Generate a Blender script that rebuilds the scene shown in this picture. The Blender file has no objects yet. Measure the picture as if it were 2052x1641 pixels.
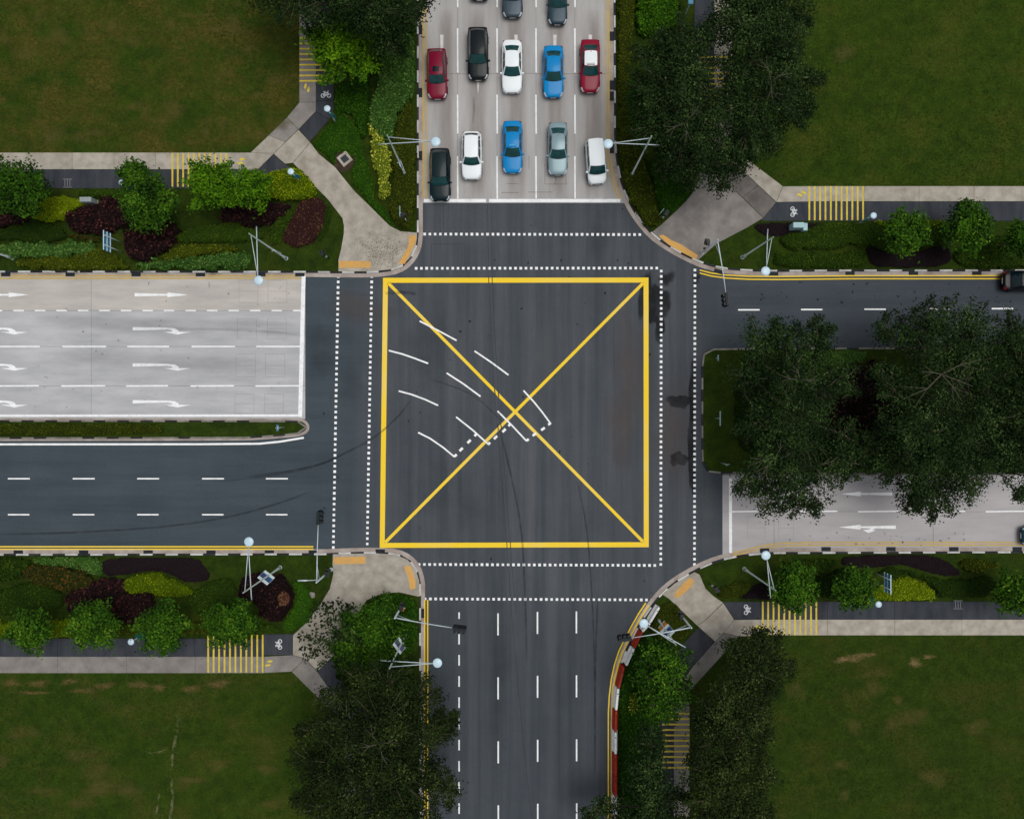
import bpy, bmesh, math, random
import numpy as np
from mathutils import Vector, Matrix
random.seed(7); rng = np.random.default_rng(7)
R = math.radians
scene = bpy.context.scene
col = scene.collection

# ------------------------------------------------------------------ camera, sky, sun, exposure
S = 1/22.3                    # metres on the ground per photo pixel
LENS = 26.0
H = 2052*LENS/36*S            # height of the drone
CX, CY = 1026.0, 822.0        # photo point straight below the drone
cam = bpy.data.cameras.new('camera'); co = bpy.data.objects.new('camera', cam); col.objects.link(co)
cam.lens = LENS; cam.sensor_width = 36; cam.clip_end = 3000; cam.clip_start = 1
co.location = (0, (CY-820.5)*S, H)
scene.camera = co
W = bpy.data.worlds.new('World'); scene.world = W; W.use_nodes = True
nt = W.node_tree; nt.nodes.clear()
SUN_EL, SUN_ROT = 75, 70
sky = nt.nodes.new('ShaderNodeTexSky'); sky.sky_type = 'NISHITA'; sky.sun_disc = False
sky.sun_elevation = R(SUN_EL); sky.sun_rotation = R(SUN_ROT); sky.dust_density = 3.0; sky.air_density = 1.0
hs = nt.nodes.new('ShaderNodeHueSaturation'); hs.inputs['Saturation'].default_value = 0.22
bg = nt.nodes.new('ShaderNodeBackground'); bg.inputs['Strength'].default_value = 0.118
out = nt.nodes.new('ShaderNodeOutputWorld')
nt.links.new(sky.outputs[0], hs.inputs['Color']); nt.links.new(hs.outputs[0], bg.inputs[0]); nt.links.new(bg.outputs[0], out.inputs[0])
sl = bpy.data.lights.new('sun', 'SUN'); sl.energy = 1.36; sl.angle = R(34); sl.color = (1, .965, .92)
so = bpy.data.objects.new('sun', sl); col.objects.link(so)
sd = Vector((math.sin(R(SUN_ROT))*math.cos(R(SUN_EL)), math.cos(R(SUN_ROT))*math.cos(R(SUN_EL)), math.sin(R(SUN_EL))))
so.rotation_euler = sd.to_track_quat('Z', 'Y').to_euler()
so.location = (0, 0, 60)
vs = scene.view_settings
vs.view_transform = 'Standard'; vs.look = 'None'; vs.gamma = 1; vs.use_curve_mapping = False; vs.exposure = 0.0

# ------------------------------------------------------------------ helpers
def P(px, py, z=0.0):
    """Ground position of a map point; z > 0 when the point was read off something standing z metres up."""
    k = S*(H-z)/H
    return ((px-CX)*k, (CY-py)*k + co.location.y)
def srgb(r, g, b):
    f = lambda c: (c/255/12.92 if c/255 <= .04045 else ((c/255+.055)/1.055)**2.4)
    return (f(r), f(g), f(b), 1)
MATS = {}
def M(name, c, rough=.85, var=.12, scale=1.5, c2=None, spec=.3, metal=0, coat=0, stretch=(1, 1, 1), detail=6, objrand=0, bump=0, lo=.35, hi=.65, fine=0):
    if name in MATS: return MATS[name]
    m = bpy.data.materials.new(name); m.use_nodes = True
    n = m.node_tree; b = n.nodes['Principled BSDF']
    b.inputs['Roughness'].default_value = rough; b.inputs['Metallic'].default_value = metal
    b.inputs['Specular IOR Level'].default_value = spec; b.inputs['Coat Weight'].default_value = coat
    b.inputs['Coat Roughness'].default_value = .05
    if var == 0 and c2 is None:
        b.inputs['Base Color'].default_value = c
        MATS[name] = m; return m
    g = n.nodes.new('ShaderNodeNewGeometry'); mp = n.nodes.new('ShaderNodeMapping'); mp.inputs['Scale'].default_value = stretch
    n.links.new(g.outputs['Position'], mp.inputs[0])
    nz = n.nodes.new('ShaderNodeTexNoise'); nz.inputs['Scale'].default_value = scale; nz.inputs['Detail'].default_value = detail; nz.inputs['Roughness'].default_value = .62
    n.links.new(mp.outputs[0], nz.inputs['Vector'])
    cr = n.nodes.new('ShaderNodeValToRGB'); e = cr.color_ramp.elements
    e[0].position = lo; e[1].position = hi
    if c2 is None:
        e[0].color = tuple(x*(1-var) for x in c[:3])+(1,); e[1].color = tuple(min(1, x*(1+var)) for x in c[:3])+(1,)
    else:
        e[0].color = c; e[1].color = c2
    n.links.new(nz.outputs['Fac'], cr.inputs[0]); outc = cr.outputs[0]
    if fine:
        nf = n.nodes.new('ShaderNodeTexNoise'); nf.inputs['Scale'].default_value = 9; nf.inputs['Detail'].default_value = 4
        n.links.new(g.outputs['Position'], nf.inputs['Vector'])
        mr = n.nodes.new('ShaderNodeMapRange'); mr.inputs[1].default_value = .3; mr.inputs[2].default_value = .7; mr.inputs[3].default_value = 1-fine; mr.inputs[4].default_value = 1+fine
        n.links.new(nf.outputs['Fac'], mr.inputs[0])
        mx = n.nodes.new('ShaderNodeMix'); mx.data_type = 'RGBA'; mx.blend_type = 'MULTIPLY'; mx.inputs[0].default_value = 1
        n.links.new(outc, mx.inputs[6]); n.links.new(mr.outputs[0], mx.inputs[7]); outc = mx.outputs[2]
    if objrand:
        oi = n.nodes.new('ShaderNodeObjectInfo'); mr = n.nodes.new('ShaderNodeMapRange'); mr.inputs[3].default_value = 1-objrand; mr.inputs[4].default_value = 1+objrand
        n.links.new(oi.outputs['Random'], mr.inputs[0])
        mx = n.nodes.new('ShaderNodeMix'); mx.data_type = 'RGBA'; mx.blend_type = 'MULTIPLY'; mx.inputs[0].default_value = 1
        n.links.new(outc, mx.inputs[6]); n.links.new(mr.outputs[0], mx.inputs[7]); outc = mx.outputs[2]
    n.links.new(outc, b.inputs['Base Color'])
    if bump:
        bp = n.nodes.new('ShaderNodeBump'); bp.inputs['Strength'].default_value = bump; bp.inputs['Distance'].default_value = .05
        n2 = n.nodes.new('ShaderNodeTexNoise'); n2.inputs['Scale'].default_value = 14; n2.inputs['Detail'].default_value = 3
        n.links.new(g.outputs['Position'], n2.inputs['Vector']); n.links.new(n2.outputs['Fac'], bp.inputs['Height']); n.links.new(bp.outputs[0], b.inputs['Normal'])
    MATS[name] = m; return m
def leafmat(name, stops, rough=.85, spec=.06):
    """Leaf colour: each leaf has its own 'tone' value that picks a colour between the stops."""
    if name in MATS: return MATS[name]
    m = bpy.data.materials.new(name); m.use_nodes = True; n = m.node_tree; b = n.nodes['Principled BSDF']
    b.inputs['Roughness'].default_value = rough; b.inputs['Specular IOR Level'].default_value = spec
    a = n.nodes.new('ShaderNodeAttribute'); a.attribute_name = 'tone'
    cr = n.nodes.new('ShaderNodeValToRGB'); el = cr.color_ramp.elements
    el[0].color = stops[0]; el[1].color = stops[-1]
    for i, c in enumerate(stops[1:-1]):
        e = el.new((i+1)/(len(stops)-1)); e.color = c
    n.links.new(a.outputs['Fac'], cr.inputs[0]); n.links.new(cr.outputs[0], b.inputs['Base Color'])
    MATS[name] = m; return m
def link(o, parent=None):
    col.objects.link(o)
    if parent is not None: o.parent = parent
    return o
def obj(name, verts, faces, mats, parent=None, smooth=False, fm=None):
    me = bpy.data.meshes.new(name); me.from_pydata([tuple(v) for v in verts], [], faces)
    for m in (mats if isinstance(mats, (list, tuple)) else [mats]): me.materials.append(m)
    if fm: me.polygons.foreach_set('material_index', fm)
    if smooth: me.polygons.foreach_set('use_smooth', [True]*len(me.polygons))
    me.update()
    return link(bpy.data.objects.new(name, me), parent)
def tag(o, label=None, cat=None, group=None, kind=None):
    if label: o['label'] = label
    if cat: o['category'] = cat
    if group: o['group'] = group
    if kind: o['kind'] = kind
    return o
def empty(name, loc=(0, 0, 0), rz=0, label=None, cat=None, group=None, kind=None):
    o = bpy.data.objects.new(name, None); col.objects.link(o); o.location = loc; o.rotation_euler = (0, 0, rz); o.empty_display_size = .3
    return tag(o, label, cat, group, kind)
class MB:
    """Collects simple shapes into one mesh."""
    def __init__(s): s.v = []; s.f = []; s.m = []
    def add(s, v, f, m=0):
        k = len(s.v); s.v += [tuple(x) for x in v]; s.f += [tuple(i+k for i in q) for q in f]; s.m += [m]*len(f); return s
    def box(s, x0, x1, y0, y1, z0, z1, m=0, taper=0):
        t = taper
        return s.add([(x0, y0, z0), (x1, y0, z0), (x1, y1, z0), (x0, y1, z0), (x0+t, y0+t, z1), (x1-t, y0+t, z1), (x1-t, y1-t, z1), (x0+t, y1-t, z1)],
                     [(3, 2, 1, 0), (4, 5, 6, 7), (0, 1, 5, 4), (1, 2, 6, 5), (2, 3, 7, 6), (3, 0, 4, 7)], m)
    def tube(s, pts, r, n=8, m=0):
        pts = [Vector(p) for p in pts]; rs = r if isinstance(r, (list, tuple)) else [r]*len(pts)
        v = []; f = []
        for i, p in enumerate(pts):
            d = (pts[min(i+1, len(pts)-1)]-pts[max(i-1, 0)]).normalized()
            a = d.orthogonal().normalized(); b = d.cross(a)
            for k in range(n):
                t = 2*math.pi*k/n; v.append(p+(a*math.cos(t)+b*math.sin(t))*rs[i])
        for i in range(len(pts)-1):
            for k in range(n):
                f.append((i*n+k, i*n+(k+1) % n, (i+1)*n+(k+1) % n, (i+1)*n+k))
        f.append(tuple(range(n))[::-1]); f.append(tuple((len(pts)-1)*n+k for k in range(n)))
        return s.add(v, f, m)
    def lathe(s, prof, n=20, c=(0, 0, 0), m=0):
        v = []; f = []
        for r, z in prof:
            for k in range(n):
                t = 2*math.pi*k/n; v.append((c[0]+r*math.cos(t), c[1]+r*math.sin(t), c[2]+z))
        for i in range(len(prof)-1):
            for k in range(n): f.append((i*n+k, i*n+(k+1) % n, (i+1)*n+(k+1) % n, (i+1)*n+k))
        f.append(tuple(range(n))[::-1]); f.append(tuple((len(prof)-1)*n+k for k in range(n)))
        return s.add(v, f, m)
    def build(s, name, mats, parent=None, smooth=False):
        return obj(name, s.v, s.f, mats, parent, smooth, s.m)
def poly(name, pts, z, mat, parent=None, depth=0.0, zr=0.0):
    """Flat surface from map points (a slab when depth > 0)."""
    w = [P(x, y, zr) for x, y in pts]
    if sum(w[i][0]*w[(i+1) % len(w)][1]-w[(i+1) % len(w)][0]*w[i][1] for i in range(len(w))) < 0: w = w[::-1]
    n = len(w); v = [(x, y, z) for x, y in w]; f = [tuple(range(n))]
    if depth:
        v += [(x, y, z-depth) for x, y in w]; f += [(i+n, (i+1) % n+n, (i+1) % n, i) for i in range(n)]
    return obj(name, v, f, mat, parent)
def normals(pts):
    out = []
    for i in range(len(pts)):
        a = Vector(pts[max(i-1, 0)]); b = Vector(pts[min(i+1, len(pts)-1)]); d = (b-a).normalized(); nn = Vector((-d.y, d.x))
        if 0 < i < len(pts)-1:
            d1 = (Vector(pts[i])-a).normalized(); n1 = Vector((-d1.y, d1.x)); k = nn.dot(n1)
            nn = nn/max(k, .4)
        out.append(nn)
    return out
def ribbon_mesh(pts, o0, o1, z, mb, m=0):
    w = [P(x, y) for x, y in pts]; ns = normals(w); v = []
    for p, n_ in zip(w, ns):
        v.append((p[0]+n_.x*o0, p[1]+n_.y*o0, z)); v.append((p[0]+n_.x*o1, p[1]+n_.y*o1, z))
    f = [(2*i, 2*i+2, 2*i+3, 2*i+1) if o1 > o0 else (2*i+1, 2*i+3, 2*i+2, 2*i) for i in range(len(w)-1)]
    mb.add(v, f, m)
def ribbon(name, pts, wpx, z, mat, parent=None, off=0.0):
    mb = MB(); h = wpx*S/2; ribbon_mesh(pts, off-h, off+h, z, mb); return mb.build(name, mat, parent)
def chaikin(pts, n=2, closed=True):
    for _ in range(n):
        q = []; L = len(pts)
        for i in range(L if closed else L-1):
            a, b = pts[i], pts[(i+1) % L]
            q += [(a[0]*.75+b[0]*.25, a[1]*.75+b[1]*.25), (a[0]*.25+b[0]*.75, a[1]*.25+b[1]*.75)]
        if not closed: q = [pts[0]]+q+[pts[-1]]
        pts = q
    return pts
def rect(name, x0, y0, x1, y1, z, mat, parent=None, depth=0): return poly(name, [(x0, y0), (x1, y0), (x1, y1), (x0, y1)], z, mat, parent, depth)

# ------------------------------------------------------------------ materials
m_white = M('road_paint_white', (.83, .84, .84, 1), .7, c2=(.64, .65, .65, 1), scale=2.2, lo=.45, hi=.75)
m_yellow = M('road_paint_yellow', srgb(234, 198, 40), .7, c2=srgb(226, 198, 98), scale=.09, detail=5, lo=.48, hi=.66)
m_yellow2 = M('path_paint_yellow', srgb(212, 190, 60), .75, c2=srgb(190, 168, 70), scale=2)
m_yellow3 = M('worn_line_yellow', srgb(198, 165, 60), .75, c2=srgb(176, 150, 92), scale=1.2)
def asphalt():
    m = bpy.data.materials.new('asphalt'); m.use_nodes = True; n = m.node_tree; b = n.nodes['Principled BSDF']
    b.inputs['Roughness'].default_value = .9; b.inputs['Specular IOR Level'].default_value = .3
    g = n.nodes.new('ShaderNodeNewGeometry'); sp = n.nodes.new('ShaderNodeSeparateXYZ'); n.links.new(g.outputs['Position'], sp.inputs[0])
    def noise(sc, det, st=(1, 1, 1), r=.6):
        mp = n.nodes.new('ShaderNodeMapping'); mp.inputs['Scale'].default_value = st
        nz = n.nodes.new('ShaderNodeTexNoise'); nz.inputs['Scale'].default_value = sc; nz.inputs['Detail'].default_value = det; nz.inputs['Roughness'].default_value = r
        n.links.new(g.outputs['Position'], mp.inputs[0]); n.links.new(mp.outputs[0], nz.inputs['Vector']); return nz.outputs['Fac']
    def ramp(f, p0, c0, p1, c1):
        cr = n.nodes.new('ShaderNodeValToRGB'); e = cr.color_ramp.elements; e[0].position = p0; e[1].position = p1; e[0].color = c0; e[1].color = c1
        n.links.new(f, cr.inputs[0]); return cr.outputs[0]
    def mix(f, a, c, bt='MIX'):
        mx = n.nodes.new('ShaderNodeMix'); mx.data_type = 'RGBA'; mx.blend_type = bt
        if isinstance(f, float): mx.inputs[0].default_value = f
        else: n.links.new(f, mx.inputs[0])
        n.links.new(a, mx.inputs[6]); n.links.new(c, mx.inputs[7]); return mx.outputs[2]
    def band(sock, a, c, wob):
        ad = n.nodes.new('ShaderNodeMath'); ad.operation = 'MULTIPLY_ADD'; ad.inputs[1].default_value = wob; n.links.new(noise(.18, 5), ad.inputs[0]); n.links.new(sock, ad.inputs[2])
        mr = n.nodes.new('ShaderNodeMapRange'); mr.interpolation_type = 'SMOOTHSTEP'; mr.inputs[1].default_value = a+wob/2; mr.inputs[2].default_value = c+wob/2
        n.links.new(ad.outputs[0], mr.inputs[0]); return mr.outputs[0]
    ns = ramp(noise(.85, 7, (1, .03, 1), .66), .34, srgb(57, 64, 70), .68, srgb(78, 81, 86))
    ew = ramp(noise(.7, 7, (.05, .7, 1), .66), .34, srgb(52, 63, 70), .68, srgb(66, 76, 83))
    c = mix(band(sp.outputs[0], -17.5, -9.5, 4), ew, ns)
    ee = ramp(noise(.7, 7, (.05, .7, 1), .66), .34, srgb(52, 60, 67), .68, srgb(66, 72, 79)); c = mix(band(sp.outputs[0], 15, 20, 3), c, ee)
    c = mix(band(sp.outputs[1], -24, -14, 4), ramp(noise(.9, 7, (1, .025, 1), .66), .34, srgb(53, 60, 66), .68, srgb(69, 74, 80)), c)
    c = mix(1.0, c, ramp(noise(.16, 8, (1, 1, 1), .7), .36, (.9, .9, .91, 1), .64, (1.1, 1.09, 1.07, 1)), 'MULTIPLY')
    c = mix(1.0, c, ramp(noise(7, 6, (1, 1, 1), .8), .3, (.86, .86, .86, 1), .72, (1.15, 1.15, 1.15, 1)), 'MULTIPLY')
    n.links.new(c, b.inputs['Base Color']); return m
m_asph = m_asphw = m_asphe = m_asphs = asphalt()
m_conc_w = M('concrete_pale', srgb(166, 162, 157), .9, c2=srgb(188, 182, 175), scale=.8, stretch=(.25, 1, 1), objrand=.02, fine=.025)
m_conc_n = M('concrete_warm', srgb(152, 150, 148), .9, c2=srgb(170, 168, 166), scale=.9, stretch=(1, .14, 1), objrand=.03, fine=.025)
m_conc_c = M('concrete_cool', srgb(160, 161, 162), .9, c2=srgb(180, 180, 182), scale=.8, stretch=(.25, 1, 1), objrand=.02, fine=.025)
m_conc_e = M('concrete_mid_grey', srgb(158, 155, 156), .9, c2=srgb(172, 168, 168), scale=.8, stretch=(.25, 1, 1), objrand=.03, fine=.025)  # mid grey slabs of the east road
m_path = M('path_concrete', srgb(143, 136, 124), .92, c2=srgb(171, 164, 152), scale=1.1, objrand=.05, fine=.04)
m_path_d = M('path_concrete_grey', srgb(112, 108, 104), .92, c2=srgb(136, 131, 125), scale=.8, objrand=.05, fine=.05)
m_path_s = M('path_concrete_stained', srgb(88, 84, 81), .92, c2=srgb(112, 107, 102), scale=.9, objrand=.04, fine=.05)
m_cycle = M('cycle_path_dark', srgb(42, 46, 53), .9, c2=srgb(60, 63, 69), scale=.7, stretch=(1.6, .35, 1), objrand=.08, fine=.06)
m_gutter = M('gutter_concrete', srgb(140, 128, 120), .92, c2=srgb(172, 163, 156), scale=.7, fine=.06)
m_apron = M('apron_concrete', srgb(128, 122, 116), .92, c2=srgb(152, 146, 140), scale=1, fine=.06)
m_kw = M('kerb_white', srgb(172, 172, 170), .85, c2=srgb(204, 204, 202), scale=1.5, objrand=.12)
m_kb = M('kerb_black', srgb(28, 30, 35), .85, c2=srgb(48, 48, 52), scale=1.5, objrand=.3)
m_kg = M('kerb_grey', srgb(105, 103, 96), .9, c2=srgb(134, 130, 122), scale=1.5, objrand=.15)
m_grate = M('drain_grate', srgb(24, 30, 36), .7, var=.2, scale=4)
m_tact = M('tactile_orange', srgb(208, 158, 78), .8, c2=srgb(190, 150, 92), scale=3, objrand=.04)
m_seam = M('joint_dark', srgb(54, 56, 60), .9, var=.15, scale=3)
m_cut = M('saw_cut', srgb(150, 146, 143), .9, var=.08, scale=3)
m_cutd = M('joint_filler', srgb(120, 114, 110), .9, var=.1, scale=3)
m_pole = M('galvanised_steel', srgb(150, 163, 158), .45, var=.1, scale=2, metal=.3)
m_polel = M('pale_steel', srgb(186, 198, 202), .45, var=.06, scale=2, metal=.2)
m_lamp = M('lamp_disc', srgb(186, 210, 222), .35, var=.03, scale=3, spec=.5)
m_teal = M('teal_bracket', srgb(24, 120, 130), .5, var=.12, scale=4)
m_black = M('signal_black', srgb(17, 26, 31), .5, var=.15, scale=4)
m_box = M('cabinet_paint', srgb(150, 182, 186), .5, var=.08, scale=3)
m_boxg = M('cabinet_grey', srgb(140, 150, 150), .5, var=.08, scale=3)
m_bluep = M('panel_blue', srgb(74, 132, 158), .45, var=.1, scale=2)
m_bar_r = M('barrier_red', srgb(165, 30, 22), .5, c2=srgb(142, 40, 24), scale=1.2)
m_bar_w = M('barrier_white', srgb(232, 234, 234), .5, c2=srgb(212, 214, 214), scale=1.5)
m_bark = M('bark', srgb(92, 82, 70), .95, var=.3, scale=6)
m_soil = M('soil', srgb(40, 32, 24), .95, c2=srgb(66, 54, 42), scale=2)
m_bw = M('banner_white', srgb(205, 218, 220), .6, var=.03, scale=2)
m_bb = M('banner_blue', srgb(34, 92, 130), .6, c2=srgb(48, 60, 110), scale=1.5)
m_bn = M('banner_navy', srgb(66, 66, 104), .6, c2=srgb(92, 92, 124), scale=4)
m_org = M('orange_board', srgb(226, 150, 38), .6, c2=srgb(200, 120, 40), scale=6)

def lawnmat(name, g1, g2, b1, b2, bal, seed):
    m = bpy.data.materials.new(name); m.use_nodes = True; n = m.node_tree; b = n.nodes['Principled BSDF']
    b.inputs['Roughness'].default_value = .95; b.inputs['Specular IOR Level'].default_value = .1
    g = n.nodes.new('ShaderNodeNewGeometry')
    def noise(sc, det, st=(1, 1, 1), r=.6):
        mp = n.nodes.new('ShaderNodeMapping'); mp.inputs['Scale'].default_value = st; mp.inputs['Location'].default_value = (seed*13.1, seed*7.7, 0)
        nz = n.nodes.new('ShaderNodeTexNoise'); nz.inputs['Scale'].default_value = sc; nz.inputs['Detail'].default_value = det; nz.inputs['Roughness'].default_value = r
        n.links.new(g.outputs['Position'], mp.inputs[0]); n.links.new(mp.outputs[0], nz.inputs['Vector']); return nz.outputs['Fac']
    def ramp(f, p0, c0, p1, c1):
        cr = n.nodes.new('ShaderNodeValToRGB'); e = cr.color_ramp.elements; e[0].position = p0; e[1].position = p1; e[0].color = c0; e[1].color = c1
        n.links.new(f, cr.inputs[0]); return cr.outputs[0]
    def mix(f, a, c, bt='MIX'):
        mx = n.nodes.new('ShaderNodeMix'); mx.data_type = 'RGBA'; mx.blend_type = bt
        if isinstance(f, float): mx.inputs[0].default_value = f
        else: n.links.new(f, mx.inputs[0])
        n.links.new(a, mx.inputs[6]); n.links.new(c, mx.inputs[7]); return mx.outputs[2]
    green = ramp(noise(.9, 8), .35, g1, .68, g2); brown = ramp(noise(2.3, 8), .35, b1, .7, b2)
    k = ramp(noise(.22, 9, (1, 1.3, 1), .66), bal-.10, (0, 0, 0, 1), bal+.12, (1, 1, 1, 1))
    c = mix(k, green, brown)
    fn = ramp(noise(5.5, 5, (1, 1, 1), .75), .28, (.62, .62, .62, 1), .75, (1.4, 1.4, 1.4, 1)); c = mix(1.0, c, fn, 'MULTIPLY')
    n.links.new(c, b.inputs['Base Color'])
    bp = n.nodes.new('ShaderNodeBump'); bp.inputs['Strength'].default_value = .7; bp.inputs['Distance'].default_value = .12
    n.links.new(noise(4, 6), bp.inputs['Height']); n.links.new(bp.outputs[0], b.inputs['Normal'])
    return m
m_lawn_nw = lawnmat('lawn_dry_patched', srgb(34, 53, 10), srgb(51, 69, 13), srgb(60, 60, 17), srgb(82, 74, 30), .50, 1)
m_lawn_ne = lawnmat('lawn_green', srgb(35, 54, 9), srgb(51, 70, 13), srgb(56, 65, 16), srgb(68, 73, 22), .58, 2)
m_lawn_sw = lawnmat('lawn_mown', srgb(34, 53, 9), srgb(49, 68, 14), srgb(55, 62, 18), srgb(70, 70, 28), .57, 3)
m_lawn_se = lawnmat('lawn_olive', srgb(34, 51, 9), srgb(48, 64, 14), srgb(54, 57, 18), srgb(66, 64, 25), .6, 4)
m_verge = lawnmat('verge_grass', srgb(30, 46, 8), srgb(46, 62, 11), srgb(48, 58, 12), srgb(56, 64, 16), .62, 5)
m_grass = leafmat('grass_blade', [srgb(28, 42, 7), srgb(47, 63, 12), srgb(62, 77, 17), srgb(102, 102, 46)])
m_litter = leafmat('dry_leaf', [srgb(72, 62, 52), srgb(98, 88, 74), srgb(128, 116, 100)])

# ------------------------------------------------------------------ ground and road surfaces
g = poly('ground', [(-16000, -16000), (18000, -16000), (18000, 18000), (-16000, 18000)], -.06, m_verge); tag(g, kind='structure')
FAR = 1100
X0, X1, Y0, Y1 = -FAR, 2052+FAR, -FAR, 1641+FAR
road = empty('road', kind='structure')
rect('asphalt_surface', 611, 405, 1450, 1205, 0, m_asph, road)
rect('asphalt_surface', 820, 1205, 1330, Y1, 0, m_asphs, road)
rect('asphalt_surface', X0, 870, 611, 1130, 0, m_asphw, road)
rect('asphalt_surface', 1450, 535, X1, 715, 0, m_asphe, road)
rect('road_base', X0, 520, 611, 870, -.012, m_cutd, road)
rect('road_base', 830, Y0, 1260, 405, -.012, m_cutd, road)
rect('road_base', 1450, 935, X1, 1125, -.012, m_cutd, road)
rect('road_base', 611, 870, 820, 870.5, -.03, m_seam, road)
Z1, Z2, Z3, Z4 = .012, .016, .020, .024      # slabs, paint, paint over paint, cuts through the paint

def road_slabs(name, mat, xs, ys):
    root = empty(name, kind='structure')
    for i in range(len(xs)-1):
        for j in range(len(ys)-1):
            gx = .3
            rect('slab', xs[i]+gx, ys[j]+gx, xs[i+1]-gx, ys[j+1]-gx, Z1, m_conc_c if (mat is m_conc_w and j > 0) else mat, root, .06)
    return root
cw = road_slabs('concrete_road', m_conc_w, [X0, -400, 183, 612], [547, 624, 696, 775, 841])
cn = road_slabs('concrete_road', m_conc_n, [840, 917, 996, 1074, 1152, 1250], [Y0, -200, 150, 409])
ce = road_slabs('concrete_road', m_conc_e, [1447.5, 1551, 1870, X1], [953, 1026.5, 1112])

# kerbs, gutters and verges
def kerb(pts, side, plan='bw', L=25.0, w=.16, gw=.44, gutter=m_gutter, grates=(), start=0, gh=0.009):
    """pts: map points along the kerb; side: +1 when the road lies to the left of the run (world), -1 to the right."""
    root = empty('kerb', kind='structure')
    w3 = [Vector(P(*p)) for p in pts]
    cum = [0]
    for a, b in zip(w3, w3[1:]): cum.append(cum[-1]+(b-a).length)
    def at(d):
        d = max(0, min(cum[-1]-1e-6, d))
        for i in range(len(cum)-1):
            if d <= cum[i+1]:
                t = (d-cum[i])/max(1e-9, cum[i+1]-cum[i]); return w3[i].lerp(w3[i+1], t)
    mb = MB()
    ribbon_mesh(pts, 0, side*gw, gh+.012, mb); mb.build('gutter', gutter, root)
    d = 0; k = start; Ls = L*S
    def inview(p): return abs(p.x) < 52 and abs(p.y) < 43
    while d < cum[-1]-.05:
        a = at(d); far = not inview(a)
        e = min(cum[-1], d+(Ls if not far else Ls*4)*random.uniform(.96, 1.04)); b = at(e-.012)
        m_ = (m_kw, m_kb)[k % 2] if plan == 'bw' else random.choice([m_kg, m_kg, m_kw, m_kb])
        if plan == 'bg': m_ = (m_kg, m_kb)[k % 2] if random.random() < .75 else m_kg
        dirn = (b-a).normalized(); nn = Vector((-dirn.y, dirn.x))*w/2
        q = MB(); h = .135+random.uniform(-.006, .006)
        vv = []
        for z, s_ in ((-.05, 1), (h-.03, 1), (h, .7)):
            for p_, sg in ((a, 1), (a, -1), (b, -1), (b, 1)): vv.append((p_.x+nn.x*sg*s_, p_.y+nn.y*sg*s_, z))
        q.add(vv, [(0, 1, 5, 4), (1, 2, 6, 5), (2, 3, 7, 6), (3, 0, 4, 7), (4, 5, 9, 8), (5, 6, 10, 9), (6, 7, 11, 10), (7, 4, 8, 11), (8, 9, 10, 11)])
        q.build('kerb_stone', m_, root); d = e; k += 1
    for gx, gy, ang in grates:
        x, y = P(gx, gy); q = MB()
        q.box(-.42, .42, -.19, .19, 0, .034)
        for i in range(7): q.box(-.36+i*.11, -.31+i*.11, -.17, .17, .034, .044)
        o = q.build('drain_grate', m_grate, root); o.location = (x, y, 0); o.rotation_euler = (0, 0, R(ang))
    return root
K_NW = [(X0, 546), (600, 546.5), (690, 548), (745, 548), (785, 544), (808, 535), (824, 519), (834, 500), (837.5, 478), (837.5, 440), (837, Y0)]
K_NE = [(1231, Y0), (1231, 262), (1236, 325), (1245, 370), (1262, 411), (1280, 440), (1305, 470), (1330, 489), (1362, 508), (1397, 525), (1420, 533), (1450, 540), (1500, 544), (1560, 545), (1700, 544), (X1, 544)]
K_SW = [(X0, 1113), (640, 1112), (700, 1109), (758, 1108), (795, 1111), (818, 1121), (834, 1139), (842, 1165), (842, 1195), (841, Y1)]
K_SE = [(X1, 1106), (1564, 1108), (1500, 1112), (1452, 1120), (1415, 1133), (1385, 1148), (1350, 1169), (1325, 1191), (1308, 1212), (1290, 1238), (1270, 1272), (1252, 1310), (1240, 1345), (1234, 1390), (1233, 1440), (1233, Y1)]
K_EM = [(X1, 698), (1428, 700), (1415, 705), (1408, 715), (1407, 735), (1407, 920), (1409, 934), (1416, 945), (1430, 950), (X1, 951)]
K_WM = [(X0, 845), (598, 845), (609, 848), (614.5, 855), (614, 862), (606, 868), (592, 871), (520, 877), (470, 879), (X0, 880)]
K_NW, K_NE, K_SW, K_SE, K_EM, K_WM = [chaikin(k_, n_, False) for k_, n_ in ((K_NW, 1), (K_NE, 1), (K_SW, 1), (K_SE, 1), (K_EM, 2), (K_WM, 2))]
kerb(K_NW, -1, grates=[(x, 551.5, 0) for x in (-116, 12, 141, 273, 402, 523, 601)]+[(842, y, 90) for y in (62, 188, 314, -64)])
kerb(K_NE, 1 if False else -1, start=1, grates=[(1229-3, y, 90) for y in (75, 173, 195, 300, -50)]+[(1440, 546, -15), (1550, 550, 0), (1703, 549, 0), (1830, 549, 0), (1957, 549, 0)])
kerb(K_SW, 1, grates=[(x, 1108, 0) for x in (-90, 37, 168, 297, 423, 540, 628)]+[(762, 1106, 0), (846, 1230, 90)])
kerb(K_SE, -1, start=1, grates=[(1532, 1104, 2), (1655, 1101.5, 0), (1785, 1101.5, 0), (1911, 1101.5, 0), (2038, 1101.5, 0)])
kerb(K_EM, 1, 'bg', gw=.3, gutter=m_apron, L=24)
kerb(K_WM, 1, 'bg', gw=.26, gutter=m_gutter, L=24)

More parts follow.
